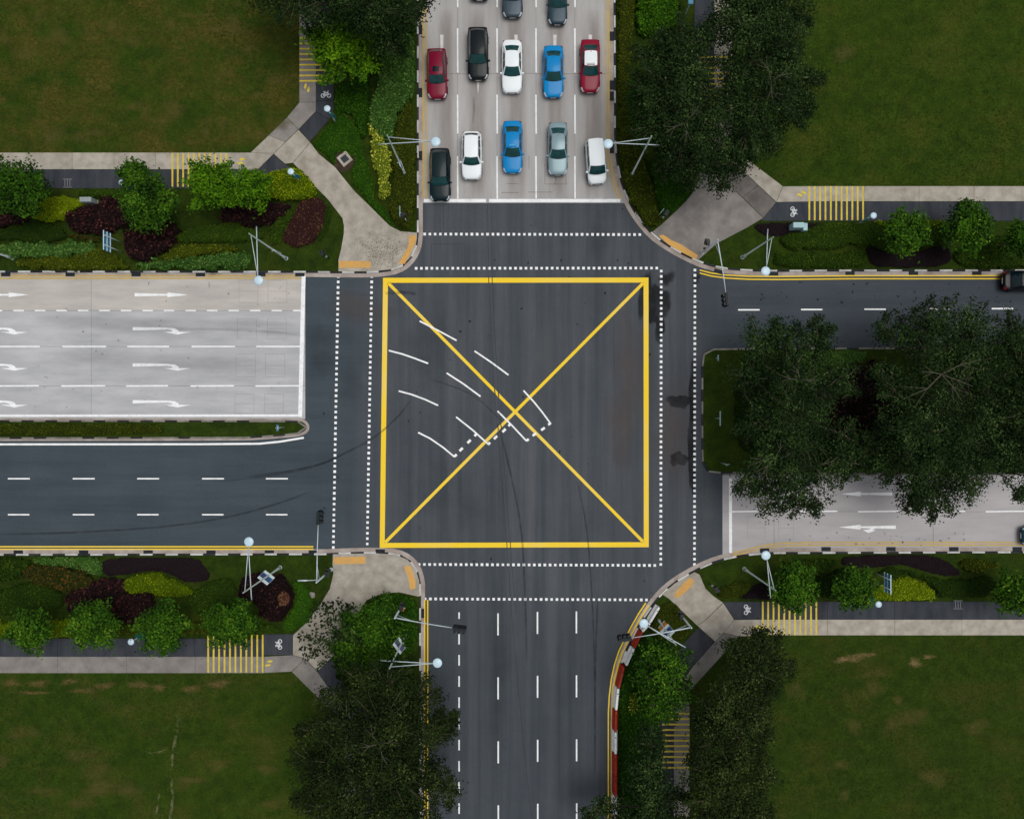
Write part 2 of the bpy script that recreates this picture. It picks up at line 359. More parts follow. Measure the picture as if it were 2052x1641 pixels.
def verge(pts, z=.10, mat=m_verge, name='verge'):
    return tag(poly(name, pts, z, mat, None, .16), kind='structure')
verge(K_NW+[(X0, Y0)]); verge(K_NE+[(X1, Y0)]); verge(K_SW+[(X0, Y1)]); verge(K_SE+[(X1, Y1)])
verge(K_EM, name='median'); verge(K_WM, name='median')
tag(poly('lawn', [(X0, Y0), (601, Y0), (601, 213), (503, 310), (X0, 306)], .122, m_lawn_nw), kind='structure')
tag(poly('lawn', [(1466, Y0), (1466, 300), (1568, 376), (X1, 375), (X1, Y0)], .122, m_lawn_ne), kind='structure')
tag(poly('lawn', [(X0, 1352), (585, 1346), (690, 1450), (690, Y1), (X0, Y1)], .122, m_lawn_sw), kind='structure')
tag(poly('lawn', [(1481, 1275), (X1, 1272), (X1, Y1), (1381, Y1), (1381, 1384)], .122, m_lawn_se), kind='structure')
# lawns run on far beyond the streets
for k, (x0, y0, x1, y1) in enumerate([(X0-6000, Y0-6000, X0, Y1+6000), (X1, Y0-6000, X1+6000, Y1+6000), (X0, Y0-6000, 800, Y0), (1270, Y0-6000, X1, Y0), (X0, Y1, 800, Y1+6000), (1270, Y1, X1, Y1+6000)]):
    tag(rect('field', x0, y0, x1, y1, .02, m_lawn_sw), kind='structure')

# ------------------------------------------------------------------ paths
ZP = .142
def panels(parent, name, x0, x1, y0, y1, n, mat, axis='x', g=.5):
    for i in range(n):
        if axis == 'x':
            a, b = x0+(x1-x0)*i/n, x0+(x1-x0)*(i+1)/n; rect(name, a+g/2, y0, b-g/2, y1, ZP, mat, parent, .12)
        else:
            a, b = y0+(y1-y0)*i/n, y0+(y1-y0)*(i+1)/n; rect(name, x0, a+g/2, x1, b-g/2, ZP, mat, parent, .12)
def newpath(n='footpath'): return empty(n, kind='structure')
fp = newpath()
panels(fp, 'panel', X0, -20, 307, 341, 6, m_path); panels(fp, 'panel', -20, 480, 309, 342, 6, m_path)
for q in ([(480, 309), (503, 309), (549, 311), (517, 343), (480, 343)],): poly('panel', q, ZP, m_path, fp, .12)
panels(fp, 'panel', 601, 633.5, Y0, -10, 8, m_path_d, 'y'); panels(fp, 'panel', 601, 633.5, -10, 208, 3, m_path_d, 'y')
poly('panel', [(601, 208.5), (633.5, 208.5), (633.5, 226), (599, 262), (576, 239)], ZP, m_path_d, fp, .12)
poly('panel', [(575.5, 239.5), (598.5, 262.5), (573, 287), (540, 274)], ZP, m_path_d, fp, .12)
poly('panel', [(539.5, 274.5), (572.5, 287.5), (549, 310.5), (504, 308.5)], ZP, m_path, fp, .12)
poly('panel', [(549.5, 311), (599, 263.5), (622, 288), (588, 329), (572, 331)], ZP, m_path, fp, .12)
poly('panel', chaikin([(588.5, 329.5), (622.5, 289)], 0)+[(640, 312), (672, 338), (709, 384), (750, 424), (781, 455), (803, 466), (836, 469), (836, 480), (832, 500), (822.5, 518), (807, 533), (784, 542), (745, 546), (679, 546), (679, 523), (684, 503), (689.5, 472), (690, 455), (687, 440), (658, 402), (628, 372)], ZP, m_path, fp, .12)
cp = newpath('cycle_path')
panels(cp, 'panel', X0, -20, 342, 380, 4, m_cycle); panels(cp, 'panel', -20, 505, 343, 380, 4, m_cycle)
poly('panel', [(549, 312.5), (518, 344), (505.5, 352), (505.5, 380), (560, 380), (586, 340), (571, 331.5)], ZP-.003, m_cycle, cp, .12)
panels(cp, 'panel', 634, 669, Y0, -10, 6, m_cycle, 'y'); panels(cp, 'panel', 634, 669, -10, 205, 2, m_cycle, 'y')
poly('panel', [(634, 205.5), (669, 205.5), (669, 222), (661, 242), (634, 227)], ZP, m_cycle, cp, .12)
poly('panel', [(633, 228), (660.5, 243), (622, 286), (600, 263)], ZP, m_cycle, cp, .12)
fp = newpath()
panels(fp, 'panel', 1620, 2060, 376, 406, 4, m_path); panels(fp, 'panel', 2060, X1, 376, 406, 5, m_path)
poly('panel', [(1568, 376.5), (1619.5, 376), (1619.5, 406.5), (1555, 407.5)], ZP, m_path, fp, .12)
poly('panel', [(1466.5, 300), (1567.5, 376), (1554.5, 407), (1481, 338), (1432, 318)], ZP, m_path, fp, .12)
panels(fp, 'panel', 1431, 1466, Y0, -10, 6, m_path, 'y'); panels(fp, 'panel', 1431, 1466, -10, 317, 4, m_path, 'y')
poly('panel', [(1401, 345), (1396, 366), (1388, 388), (1375, 405), (1359, 421), (1329, 449), (1307, 467), (1331, 487), (1363, 506), (1396, 523), (1401, 521), (1436, 490), (1497, 458), (1528, 439.5), (1440, 354), (1420, 335)], ZP, m_path_d, fp, .12)
cp = newpath('cycle_path')
poly('panel', [(1440.5, 353.5), (1480.5, 339), (1518, 374), (1487, 398)], ZP, m_path_s, cp, .12)
poly('panel', [(1518.5, 374.5), (1554, 408), (1528.5, 439), (1487.5, 398.5)], ZP, m_path_s, cp, .12)
poly('panel', [(1555, 408), (1620, 407), (1620, 445), (1524, 445), (1529, 439.5)], ZP, m_cycle, cp, .12)
panels(cp, 'panel', 1620, 2060, 407, 445, 4, m_cycle); panels(cp, 'panel', 2060, X1, 407, 445, 4, m_cycle)
panels(cp, 'panel', 1391, 1430.5, Y0, -10, 6, m_cycle, 'y'); panels(cp, 'panel', 1391, 1430.5, -10, 330, 3, m_cycle, 'y')
fp = newpath()
panels(fp, 'panel', X0, -20, 1317, 1351, 6, m_path_d); panels(fp, 'panel', -20, 530, 1316, 1348.5, 4, m_path_d)
poly('panel', [(530.5, 1316), (587, 1313), (612, 1320), (585, 1345.5), (530.5, 1348)], ZP, m_path_d, fp, .12)
poly('panel', [(612.5, 1320.5), (636, 1346), (655, 1372), (714, 1432), (690, 1449), (586, 1346)], ZP, m_path_d, fp, .12)
poly('panel', [(668, 1111), (700, 1110), (757, 1109.5), (794, 1112), (817, 1122), (833, 1140), (840.5, 1165), (840.5, 1196), (800, 1187), (765, 1190), (735, 1203), (715, 1235), (680, 1300), (662, 1320), (637, 1345), (613, 1319.5), (588, 1312.5), (588, 1273), (600, 1262), (625, 1235), (645, 1208), (662, 1180), (669, 1150), (667, 1130)], ZP, m_path, fp, .12)
panels(fp, 'panel', 690, 713, 1450, 1660, 2, m_path_d, 'y'); panels(fp, 'panel', 690, 713, 1660, Y1, 6, m_path_d, 'y')
cp = newpath('cycle_path')
panels(cp, 'panel', X0, -20, 1280, 1316, 4, m_cycle); panels(cp, 'panel', -20, 528, 1280, 1315.5, 4, m_cycle)
rect('panel', 529, 1271, 587, 1312.5, ZP, m_cycle, cp, .12)
poly('panel', [(637, 1346), (662, 1321), (740, 1400), (740, 1450), (655.5, 1371)], ZP, m_cycle, cp, .12)
panels(cp, 'panel', 713.5, 748, 1452, Y1, 6, m_cycle, 'y')
fp = newpath()
poly('panel', [(1391, 1147), (1401, 1152), (1413, 1180), (1430, 1196), (1448, 1208), (1414, 1241), (1397, 1254), (1340, 1200), (1326, 1191), (1351, 1170)], ZP, m_path, fp, .12)
poly('panel', [(1448.5, 1209), (1470, 1242), (1448, 1268), (1432, 1285.5), (1397.5, 1254.5), (1415, 1241.5)], ZP, m_path, fp, .12)
poly('panel', [(1470.5, 1242.5), (1522, 1242), (1522, 1274), (1482, 1275), (1448.5, 1268)], ZP, m_path, fp, .12)
poly('panel', [(1448, 1268.5), (1481, 1275.5), (1381, 1384), (1352, 1384), (1388, 1336)], ZP, m_path_d, fp, .12)
panels(fp, 'panel', 1522.5, 2060, 1242, 1273, 4, m_path); panels(fp, 'panel', 2060, X1, 1242, 1272, 5, m_path)
panels(fp, 'panel', 1350, 1381, 1384.5, 1660, 3, m_path_d, 'y'); panels(fp, 'panel', 1350, 1381, 1660, Y1, 5, m_path_d, 'y')
cp = newpath('cycle_path')
poly('panel', [(1399, 1258), (1432, 1287), (1386, 1336), (1351, 1380), (1325, 1380), (1362, 1297)], ZP-.002, m_cycle, cp, .12)
poly('panel', [(1448, 1207), (1522, 1206), (1522, 1241.5), (1471, 1241.5)], ZP, m_cycle, cp, .12)
panels(cp, 'panel', 1522.5, 2060, 1206, 1241.5, 4, m_cycle); panels(cp, 'panel', 2060, X1, 1206, 1241.5, 4, m_cycle)
panels(cp, 'panel', 1322, 1349.5, 1380.5, Y1, 6, m_cycle, 'y')

# markings on the paths: yellow slow bars, footprints, bicycle symbols, tactile strips
ZM = ZP+.006
pm = empty('path_marking', kind='structure')
def bars(xs, y0, y1, vertical=True):
    for t in xs:
        if vertical: rect('yellow_bar', t-1.7, y0, t+1.7, y1, ZM, m_yellow2, pm)
        else: rect('yellow_bar', y0, t-1.7, y1, t+1.7, ZM, m_yellow2, pm)
bars([347+11*i-.25*i for i in range(11)], 310, 377); bars([1620.5+10.75*i for i in range(11)], 376, 444)
bars([418.5+10.9*i for i in range(11)], 1272, 1347.5); bars([1527.5+10.7*i for i in range(11)], 1206, 1273)
bars([80+10.7*i for i in range(9)], 601, 669, False); bars([1429.5+10.8*i for i in range(11)], 1326, 1381, False)
bars([118+10.8*i for i in range(11)], 1400, 1465, False)
def footprints(cx, cy, ang):
    for dx, dy in ((-3.5, -5), (3.5, 5)):
        q = []
        for k in range(14):
            t = 2*math.pi*k/14; lx = math.cos(t)*2.4*(1+.25*math.sin(t)); ly = math.sin(t)*6
            q.append((lx+dx, ly+dy*.55))
        c_, s_ = math.cos(R(ang)), math.sin(R(ang))
        poly('footprint', [(cx+x*c_-y*s_, cy+x*s_+y*c_) for x, y in q], ZM, m_yellow2, pm)
footprints(485, 326, 80); footprints(616, 179, 10); footprints(1605, 391, -70); footprints(540, 1329, 80); footprints(1514, 1258, -70)
m_sym = M('symbol_white', srgb(205, 208, 210), .75, var=.05, scale=3)
def bike(cx, cy, ang):
    c_, s_ = math.cos(R(ang)), math.sin(R(ang)); T = lambda x, y: (cx+x*c_-y*s_, cy+x*s_+y*c_)
    mb = MB(); h = .75*S
    for wx in (-6, 6):
        ring = [T(wx+3.6*math.cos(2*math.pi*k/16), 3+3.6*math.sin(2*math.pi*k/16)) for k in range(17)]
        ribbon_mesh(ring, -h, h, ZM, mb)
    for i, seg in enumerate(([(-6, 3), (-3, -3), (3.5, -3), (0, 3), (-6, 3)], [(-3, -3), (0, 3)], [(6, 3), (3, -5), (5.5, -6.5)], [(-5, -5), (-1, -5)])):
        ribbon_mesh([T(*p) for p in seg], -h, h, ZM+.004*(i+1), mb)
    return mb.build('bicycle_symbol', m_sym, pm)
bike(654, 192, 0); bike(1590, 427, 90); bike(559, 1291, -90); bike(1497, 1222, 90)
def rampmark(cx, cy):
    mb = MB(); h = .5*S
    for q in ([(cx-9, cy-8), (cx+9, cy-8)], [(cx-9, cy+8), (cx+9, cy+8)]): ribbon_mesh(q, -h, h, ZM, mb)
    for dx in (-5, 0, 5): ribbon_mesh([(cx+dx, cy-7), (cx+dx, cy+6)], -h, h, ZM, mb)
    return mb.build('ramp_mark', M('faint_paint', srgb(128, 130, 132), .8, var=.1, scale=4), pm)
rampmark(137, 370); rampmark(1918, 1212)
def tactile(q):
    root = poly('tactile_strip', q, ZM+.002, m_tact, pm, .02)
tactile([(680, 525.5), (743, 525.5), (743, 539), (680, 539)]); tactile([(820, 474), (834, 474), (833, 490), (812, 531), (799, 531), (819, 494)])
tactile([(1319, 475), (1329, 473), (1345, 484), (1362, 491), (1398, 514), (1394, 523), (1362, 506), (1338, 492)])
tactile([(669, 1117), (733, 1116), (733, 1130), (669, 1131)]); tactile([(810, 1136), (823, 1134), (833, 1165), (833, 1180), (822, 1181), (819, 1160)])
tactile([(1382, 1158), (1391, 1164), (1386, 1175), (1362, 1197), (1350, 1198), (1352, 1188), (1368, 1170)])

# ------------------------------------------------------------------ road markings
def dash(x0, y0, x1, y1, w, parent, z=Z2, mat=m_white, name='lane_dash'): return ribbon(name, [(x0, y0), (x1, y1)], w, z, mat, parent)
box = MB(); hw = 5.0*S
TL, TR, BR, BL = (772.5, 563.5), (1294.5, 563), (1295, 1092.5), (766, 1094)
def quad(mb, a, b, c, d, z):
    mb.add([P(*a)+(z,), P(*b)+(z,), P(*c)+(z,), P(*d)+(z,)], [(3, 2, 1, 0)])
e = 5.0
quad(box, (TL[0]-e, TL[1]-e), (TR[0]+e, TR[1]-e), (TR[0]+e, TR[1]+e), (TL[0]-e, TL[1]+e), Z2)
quad(box, (BL[0]-e, BL[1]-e), (BR[0]+e, BR[1]-e), (BR[0]+e, BR[1]+e), (BL[0]-e, BL[1]+e), Z2)
quad(box, (TL[0]-e, TL[1]+e), (TL[0]+e, TL[1]+e), (BL[0]+e, BL[1]-e), (BL[0]-e, BL[1]-e), Z2)
quad(box, (TR[0]-e, TR[1]+e), (TR[0]+e, TR[1]+e), (BR[0]+e, BR[1]-e), (BR[0]-e, BR[1]-e), Z2)
box.build('box_border', m_yellow, road)
ribbon('box_diagonal', [(778, 569), (1289, 1087)], 6.2, Z2, m_yellow, road); ribbon('box_diagonal', [(772, 1088), (1289, 569)], 6.2, Z2+.0025, m_yellow, road)
GD = [[(841, 645), (878, 664), (915, 684)], [(779, 704), (806, 711), (832, 720), (858, 730)], [(951, 705), (985, 728), (1019, 753)], [(895, 749), (929, 771), (963, 796)],
      [(799, 785), (825, 792), (852, 802), (878, 814)], [(1049, 784), (1070, 807), (1087, 828), (1104, 851)], [(914, 837), (947, 863), (979, 892)], [(838, 868), (862, 880), (888, 898), (911, 917)], [(997, 825), (1026, 854), (1055, 885)]]
for q in GD: ribbon('guide_dash', q, 3.2, Z3+.002, m_white, road)
for cx, cy in ((913, 914), (924, 902), (940, 886), (953, 873), (980, 890), (993, 878), (1010, 864), (1021, 853), (1057, 883), (1071, 872), (1088, 861), (1101, 851)):
    k = 4.5 if cx not in (913, 953, 980, 1021, 1057, 1101) else 3; a = -45 if cx < 1030 else -35
    ribbon('give_way_block', [(cx-k*math.cos(R(a)), cy-k*math.sin(R(a))), (cx+k*math.cos(R(a)), cy+k*math.sin(R(a)))], 5, Z3+.006, m_white, road)
def dots(a, b, n):
    mb = MB()
    for i in range(n):
        t = i/(n-1); cx = a[0]+(b[0]-a[0])*t; cy = a[1]+(b[1]-a[1])*t; h = 2.6*random.uniform(.9, 1.05)
        quad(mb, (cx-h, cy-h), (cx+h, cy-h), (cx+h, cy+h), (cx-h, cy+h), Z3)
    tag(mb.build('crossing_dots', m_white, road), kind='stuff')
dots((678, 556), (668, 1098), 51); dots((745, 556), (736, 1091), 51); dots((851, 471), (1282, 472), 42); dots((834, 539.5), (1316, 539), 47)
dots((1325, 545), (1324, 1132), 56); dots((1392.5, 543), (1391.5, 1132), 57); dots((840, 1132), (1312, 1134), 46); dots((852, 1201), (1306, 1203), 44)
# dark cuts, tyre marks, damp stains
for q in ([(977, 410), (979.5, 560), (990, 780), (1008, 990), (1016, 1100), (1027, 1250), (1050, 1500), (1065, 1641)], [(984, 410), (986.5, 560), (998, 790), (1015, 990), (1023, 1100), (1034, 1230)]):
    ribbon('joint_seam', q, .55, Z4+.004, m_seam, road)
for k, q in enumerate([[(979.3, 557), (979.6, 570)], [(986.2, 557), (986.5, 570)], [(1015.6, 1087), (1016.2, 1100)], [(1022.6, 1087), (1023.2, 1100)], [(991, 781), (993, 793)], [(998, 784), (1000, 797)], [(997, 852), (1000, 866)], [(1003, 848), (1006, 862)]]): ribbon('joint_seam', q, 1.5, Z4+.008+.0002*k, m_seam, road)
def softmat(name, c, dens, scale, stretch=(1, 1, 1), lo=.35):
    m = bpy.data.materials.new(name); m.use_nodes = True; n = m.node_tree; b = n.nodes['Principled BSDF']
    b.inputs['Base Color'].default_value = c; b.inputs['Roughness'].default_value = .8; b.inputs['Specular IOR Level'].default_value = .2
    g_ = n.nodes.new('ShaderNodeNewGeometry'); mp = n.nodes.new('ShaderNodeMapping'); mp.inputs['Scale'].default_value = stretch
    nz = n.nodes.new('ShaderNodeTexNoise'); nz.inputs['Scale'].default_value = scale; nz.inputs['Detail'].default_value = 5
    n.links.new(g_.outputs['Position'], mp.inputs[0]); n.links.new(mp.outputs[0], nz.inputs['Vector'])
    at = n.nodes.new('ShaderNodeAttribute'); at.attribute_name = 'tone'
    mr = n.nodes.new('ShaderNodeMapRange'); mr.inputs[1].default_value = .3; mr.inputs[2].default_value = .6; mr.inputs[1].default_value = .3 if lo > 0 else .45; mr.inputs[3].default_value = lo; mr.inputs[4].default_value = 1
    n.links.new(nz.outputs['Fac'], mr.inputs[0])
    mu = n.nodes.new('ShaderNodeMath'); mu.operation = 'MULTIPLY'; n.links.new(mr.outputs[0], mu.inputs[0]); n.links.new(at.outputs['Fac'], mu.inputs[1])
    m2 = n.nodes.new('ShaderNodeMath'); m2.operation = 'MULTIPLY'; m2.inputs[1].default_value = dens; n.links.new(mu.outputs[0], m2.inputs[0])
    n.links.new(m2.outputs[0], b.inputs['Alpha']); return m
def settone(o, vals):
    a = o.data.attributes.new('tone', 'FLOAT', 'POINT'); a.data.foreach_set('value', np.asarray(vals, dtype=np.float32))
def streak(name, pts, wpx, z, mat, parent, soft=1.0, n=2):
    """A worn band whose sides and ends fade out."""
    pts = chaikin(pts, n, False); w = [P(*p) for p in pts]; ns = normals(w); v = []; t = []; f = []
    L = len(w)
    for i, (p, q) in enumerate(zip(w, ns)):
        endf = min(1, 5*min(i, L-1-i)/L)
        for k, (o_, tt) in enumerate(((-1, 0), (-.45, 1), (.45, 1), (1, 0))):
            v.append((p[0]+q.x*o_*wpx*S/2, p[1]+q.y*o_*wpx*S/2, z)); t.append(tt*endf*soft)
    for i in range(L-1):
        for k in range(3): f.append((i*4+k+1, i*4+k, (i+1)*4+k, (i+1)*4+k+1))
    o = obj(name, v, f, mat, parent); settone(o, t); return o
m_tyre = softmat('tyre_rubber', srgb(40, 45, 48), .40, 1.2)
m_damp = softmat('damp_asphalt', srgb(28, 31, 34), .8, .7)
m_pol = softmat('polished_asphalt', srgb(120, 122, 126), .16, .5, (1, .08, 1))
m_dirt = softmat('road_dirt', srgb(96, 94, 94), .30, .8, (.2, 1, 1))
m_dirtn = softmat('road_dirt_streak', srgb(120, 100, 84), .3, .8, (1, .12, 1))
for k, (q, w_) in enumerate([([(-40, 1072), (120, 1070), (330, 1058), (460, 1038), (560, 1010), (626, 985)], 5), ([(430, 968), (560, 952), (640, 935), (700, 905), (750, 880), (800, 835), (826, 800)], 5), ([(490, 957), (600, 942), (660, 926), (690, 910)], 4),
          ([(1001, 860), (1024, 950), (1046, 1060), (1052, 1180), (1056, 1330)], 5), ([(1155, 960), (1172, 1030), (1182, 1120), (1190, 1260), (1192, 1450)], 4), ([(770, 590), (810, 587), (835, 591)], 8), ([(860, 760), (950, 790), (1010, 850)], 3),
          ([(1198, 1190), (1193, 1320), (1192, 1560)], 5)]):
    streak('tyre_mark', q, w_, Z3+.010+.001*k, m_tyre, road)
for k, (x, y0, y1, w_) in enumerate([(1057, 400, 1090, 26), (1072, 450, 545, 10), (1150, 420, 1090, 22), (1222, 600, 1000, 16), (905, 570, 1090, 30), (1105, 1100, 1640, 26), (945, 1110, 1640, 24)]):
    streak('wheel_track', [(x, y0), (x+2, (y0+y1)/2), (x+3, y1)], w_, .0142+.00018*k, m_pol, road, 1, 3)
def stain(cx, cy, rx, ry, seed, mat=None, parent=None, z=None, hard=.55):
    r_ = random.Random(seed); n = 28; v = [P(cx, cy)+(z or Z1-.004,)]; t = [1.0]; f = []
    ph = [r_.uniform(0, 6.28) for _ in range(5)]
    for ring, (k, tt) in enumerate(((hard, 1), (1, 0))):
        for i in range(n):
            a = 2*math.pi*i/n; rr = k*(1+.16*math.sin(2*a+ph[0])+.12*math.sin(3*a+ph[1])+.1*math.sin(5*a+ph[2])+.06*math.sin(9*a+ph[3]))
            v.append(P(cx+rx*rr*math.cos(a), cy+ry*rr*math.sin(a))+(z or Z1-.004,)); t.append(tt)
    for i in range(n):
        j = (i+1) % n; f.append((0, 1+j, 1+i)); f.append((1+i, 1+j, 1+n+j, 1+n+i))
    o = obj('damp_patch' if mat is None else 'stain', v, f, mat or m_damp, parent or road); settone(o, t); return o
for k, (x, y, rx, ry) in enumerate([(1362, 806, 24, 16), (1360, 921, 17, 17), (1388, 780, 8, 60), (1386, 900, 9, 90), (1318, 610, 24, 42), (1296, 600, 16, 60), (1322, 660, 10, 30), (1395, 560, 10, 14), (1336, 560, 18, 16)]):
    stain(x, y, rx, ry, k+3, z=.004+.0012*k, hard=.8 if k < 7 else .4)
for k in range(26):
    stain(random.uniform(1500, 2030), random.uniform(566, 612), random.uniform(1.2, 3.4), random.uniform(1.2, 3.4), k+40, z=.0165+.0002*k)
for q in ([(864, 491), (931, 491)], [(864, 491), (864, 535)], [(931, 491), (931, 535)], [(889, 410), (889, 470)]): ribbon('patch_seam', q, 1, .0036, m_seam, road)
# yellow no-parking lines
for q in ([(X0, 1096.5), (628, 1096.5)], [(X0, 1102), (628, 1101.5)]): ribbon('yellow_line', q, 2.6, Z3+.008, m_yellow, road)
for q in ([(851, 1203), (851, Y1)], [(857, 1203), (857, Y1)]): ribbon('yellow_line', q, 2.6, Z3+.006, m_yellow, road)
SEl = [(1294, 1209), (1280, 1230), (1264, 1258), (1250, 1285), (1240, 1306), (1231, 1334), (1225, 1362), (1221, 1395), (1219, 1430), (1219, Y1)]
SEl2 = [(1300, 1214), (1286, 1235), (1270, 1263), (1256, 1290), (1246, 1311), (1238, 1336), (1231, 1364), (1228, 1395), (1226, 1430), (1226, Y1)]
ribbon('yellow_line', SEl, 2.6, Z3+.010, m_yellow, road); ribbon('yellow_line', SEl2, 2.6, Z3+.010, m_yellow, road)
NEl = [(1402, 543), (1425, 549), (1455, 553), (1500, 555.5), (1560, 556), (1700, 554.5), (X1, 554)]
ribbon('yellow_line', NEl, 2.4, Z3+.012, m_yellow, road); ribbon('yellow_line', [(x, y+6) for x, y in NEl], 2.4, Z3+.012, m_yellow, road)
# dashes on asphalt
for x in (16, 146, 275, 405, 533, -115, -245):
    dash(x, 960.5, x+44, 960.5, 2.8, road); dash(x, 1032.5, x+43, 1032.5, 2.8, road)
ribbon('edge_line', [(X0, 892.5), (400, 891.5), (520, 890.5), (560, 886.5), (609, 878.5)], 4, Z2+.012, m_white, road)
for i, x in enumerate((1479, 1605, 1732, 1859, 1987, 2113)): dash(x, 622.6-i*.6, x+43, 622.6-i*.6, 3, road)
for y0, y1 in [(1228, 1241)]+[(1271+42.4*i, 1292+42.4*i) for i in range(12)]: dash(920, y0, 920, y1, 3, road)
for x, ys in ((998, 1230), (1077, 1227), (1155, 1226)):
    for i in range(6): dash(x+.2*i, ys+128*i, x+.2*i, ys+44+128*i, 3, road)
# west concrete road paint
ZC = Z1+.006
for i in range(-6, 14): dash(27+43.1*i, 624, 48+43.1*i, 624, 2.6, cw, ZC)
for xx in ((-4, 80), (125, 213), (255, 339), (384, 471), (514, 603)):
    dash(xx[0], 696, xx[1], 696, 2.8, cw, ZC); dash(xx[0]-2, 775, xx[1]-2, 774.5, 2.8, cw, ZC)
for i in range(1, 5):
    for y in (696, 775): dash(-4-130*i, y, 82-130*i, y, 2.8, cw, ZC)
ribbon('edge_line', [(X0, 835.5), (600, 834)], 4.5, ZC, m_white, cw); ribbon('stop_line', [(608.5, 554), (601.5, 837)], 8, ZC+.004, m_white, cw)
ribbon('yellow_line', [(X0, 554.5), (604, 554.5)], 2.6, ZC+.014, m_yellow3, cw); ribbon('yellow_line', [(X0, 560), (604, 559.5)], 2.6, ZC+.014, m_yellow3, cw)
def arrow_straight(x, y, L, parent, ang=0, z=ZC, turn=None):
    """Elongated lane arrow: tail at (x, y), pointing along ang (map degrees, y down)."""
    c_, s_ = math.cos(R(ang)), math.sin(R(ang)); T = lambda a, b: (x+a*c_-b*s_, y+a*s_+b*c_)
    q = [(0, -3.4), (L*.62, -1.6), (L*.62, -4.8), (L, 0), (L*.62, 4.8), (L*.62, 1.6), (0, 3.4)]
    return poly('lane_arrow', [T(*p) for p in q], z, m_white, parent)
def arrow_turn(x, y, parent, z=ZC, dx=0):
    q = [(0, -3.4), (70, -2.2), (84, -1), (91, 2.5), (93, 6), (117, 6.5), (97, 10), (90, 11.5), (83, 10), (63, 6.2), (80, 6), (78, 3.2), (70, 1.6), (0, 3.2)]
    return poly('lane_arrow', [(x+a, y+b) for a, b in q], z, m_white, parent)
for x in (270, -48, -366): arrow_straight(x, 592.5, 106, cw)
for yy in (660.5, 733, 806.5):
    for x in (266, -61, -388): arrow_turn(x, yy, cw)
def loops(parent, x0, x1, x2, x3, y0, y1):
    k = 0
    for a, b in ((x0, x1), (x2, x3)):
        ym = (y0+y1)/2
        for q in ([(a, y0), (b, y0)], [(a, y1), (b, y1)], [(a, ym), (b, ym)], [(a, y0), (a, y1)], [(b, y0), (b, y1)]):
            k += 1; ribbon('saw_cut', q, .75, ZC+.001+.0001*k, m_cut, parent)
loops(cw, 479, 517, 537, 575, 563, 608); loops(cw, 476, 514, 536, 574, 640, 680); loops(cw, 473, 512, 532, 571, 711, 757); loops(cw, 471, 509, 530, 568, 791, 830)
loops(ce, 1498, 1533, 1560, 1590, 1036, 1082)
streak('tyre_mark', [(300, 660), (350, 661), (420, 661), (500, 664), (560, 668), (612, 674)], 6, ZC+.011, m_tyre, cw, .3)
streak('dirt_band', [(60, 645), (300, 652), (600, 660)], 36, ZC+.010, m_dirt, cw, .45)
streak('dirt_band', [(100, 718), (400, 730), (600, 738)], 40, ZC+.009, m_dirt, cw, .4)
for k in range(46): stain(random.uniform(60, 590), random.uniform(575, 825), random.uniform(1, 2.6), random.uniform(1, 2.2), 200+k, m_tyre, cw, ZC+.008)
for k, q in enumerate([[(299, 566), (298, 574)], [(419, 566), (420, 578)], [(563, 575), (560, 582)]]): streak('tyre_mark', q, 2.5, ZC+.012, m_tyre, cw, .9)
# north concrete road paint
for x in (917, 996, 1074, 1152):
    for y0, y1 in ((-112, -28), (-90+90, 17), (59, 148), (192, 270), (315, 400), (-235, -150)): dash(x, y0, x+.4, y1, 2.8, cn, ZC)
ribbon('stop_line', [(849.5, 404), (974, 404)], 6.5, ZC+.005, m_white, cn); ribbon('stop_line', [(980, 404), (1243, 404)], 6.5, ZC+.005, m_white, cn)
for x in (885.5, 958, 1034, 1112, 1183): arrow_straight(x, 72, 118, cn, 90)
ribbon('yellow_line', [(848, Y0), (848, 400)], 2.6, ZC+.014, m_yellow3, cn); ribbon('yellow_line', [(854, Y0), (854, 400)], 2.6, ZC+.014, m_yellow3, cn)
for d in (0, 5.8): ribbon('yellow_line', [(1213.5+d, Y0), (1214.5+d, 270), (1217+d, 318), (1223+d, 352), (1231+d, 380), (1239+d, 400)], 2.5, ZC+.014, m_yellow3, cn)
for k, (x, w_) in enumerate([(892, 34), (955, 40), (1034, 44), (1112, 42), (1185, 44)]): streak('dirt_band', [(x, 20), (x+1, 200), (x+2, 402)], w_, ZC+.0085, m_dirtn, cn, .9, 3)
for k, (x, y0, y1) in enumerate([(949, 195, 250), (1113, 355, 372), (1165, 130, 170)]): streak('oil_drip', [(x, y0), (x+1, (y0+y1)/2), (x-1, y1)], 5, ZC+.0105, m_tyre, cn, .5)
k = 0
for q in ([(1005, 388), (1040, 388)], [(1060, 314), (1060, 340)], [(1058, 387), (1108, 387)], [(1092, 371), (1137, 371)], [(1092, 330), (1092, 371)], [(1015, 370), (1038, 370)], [(1134, 300), (1134, 371)]): k += 1; ribbon('saw_cut', q, .8, ZC+.0011+.0002*k, M('saw_cut_dark', srgb(104, 98, 94), .9, var=.1, scale=4), cn)
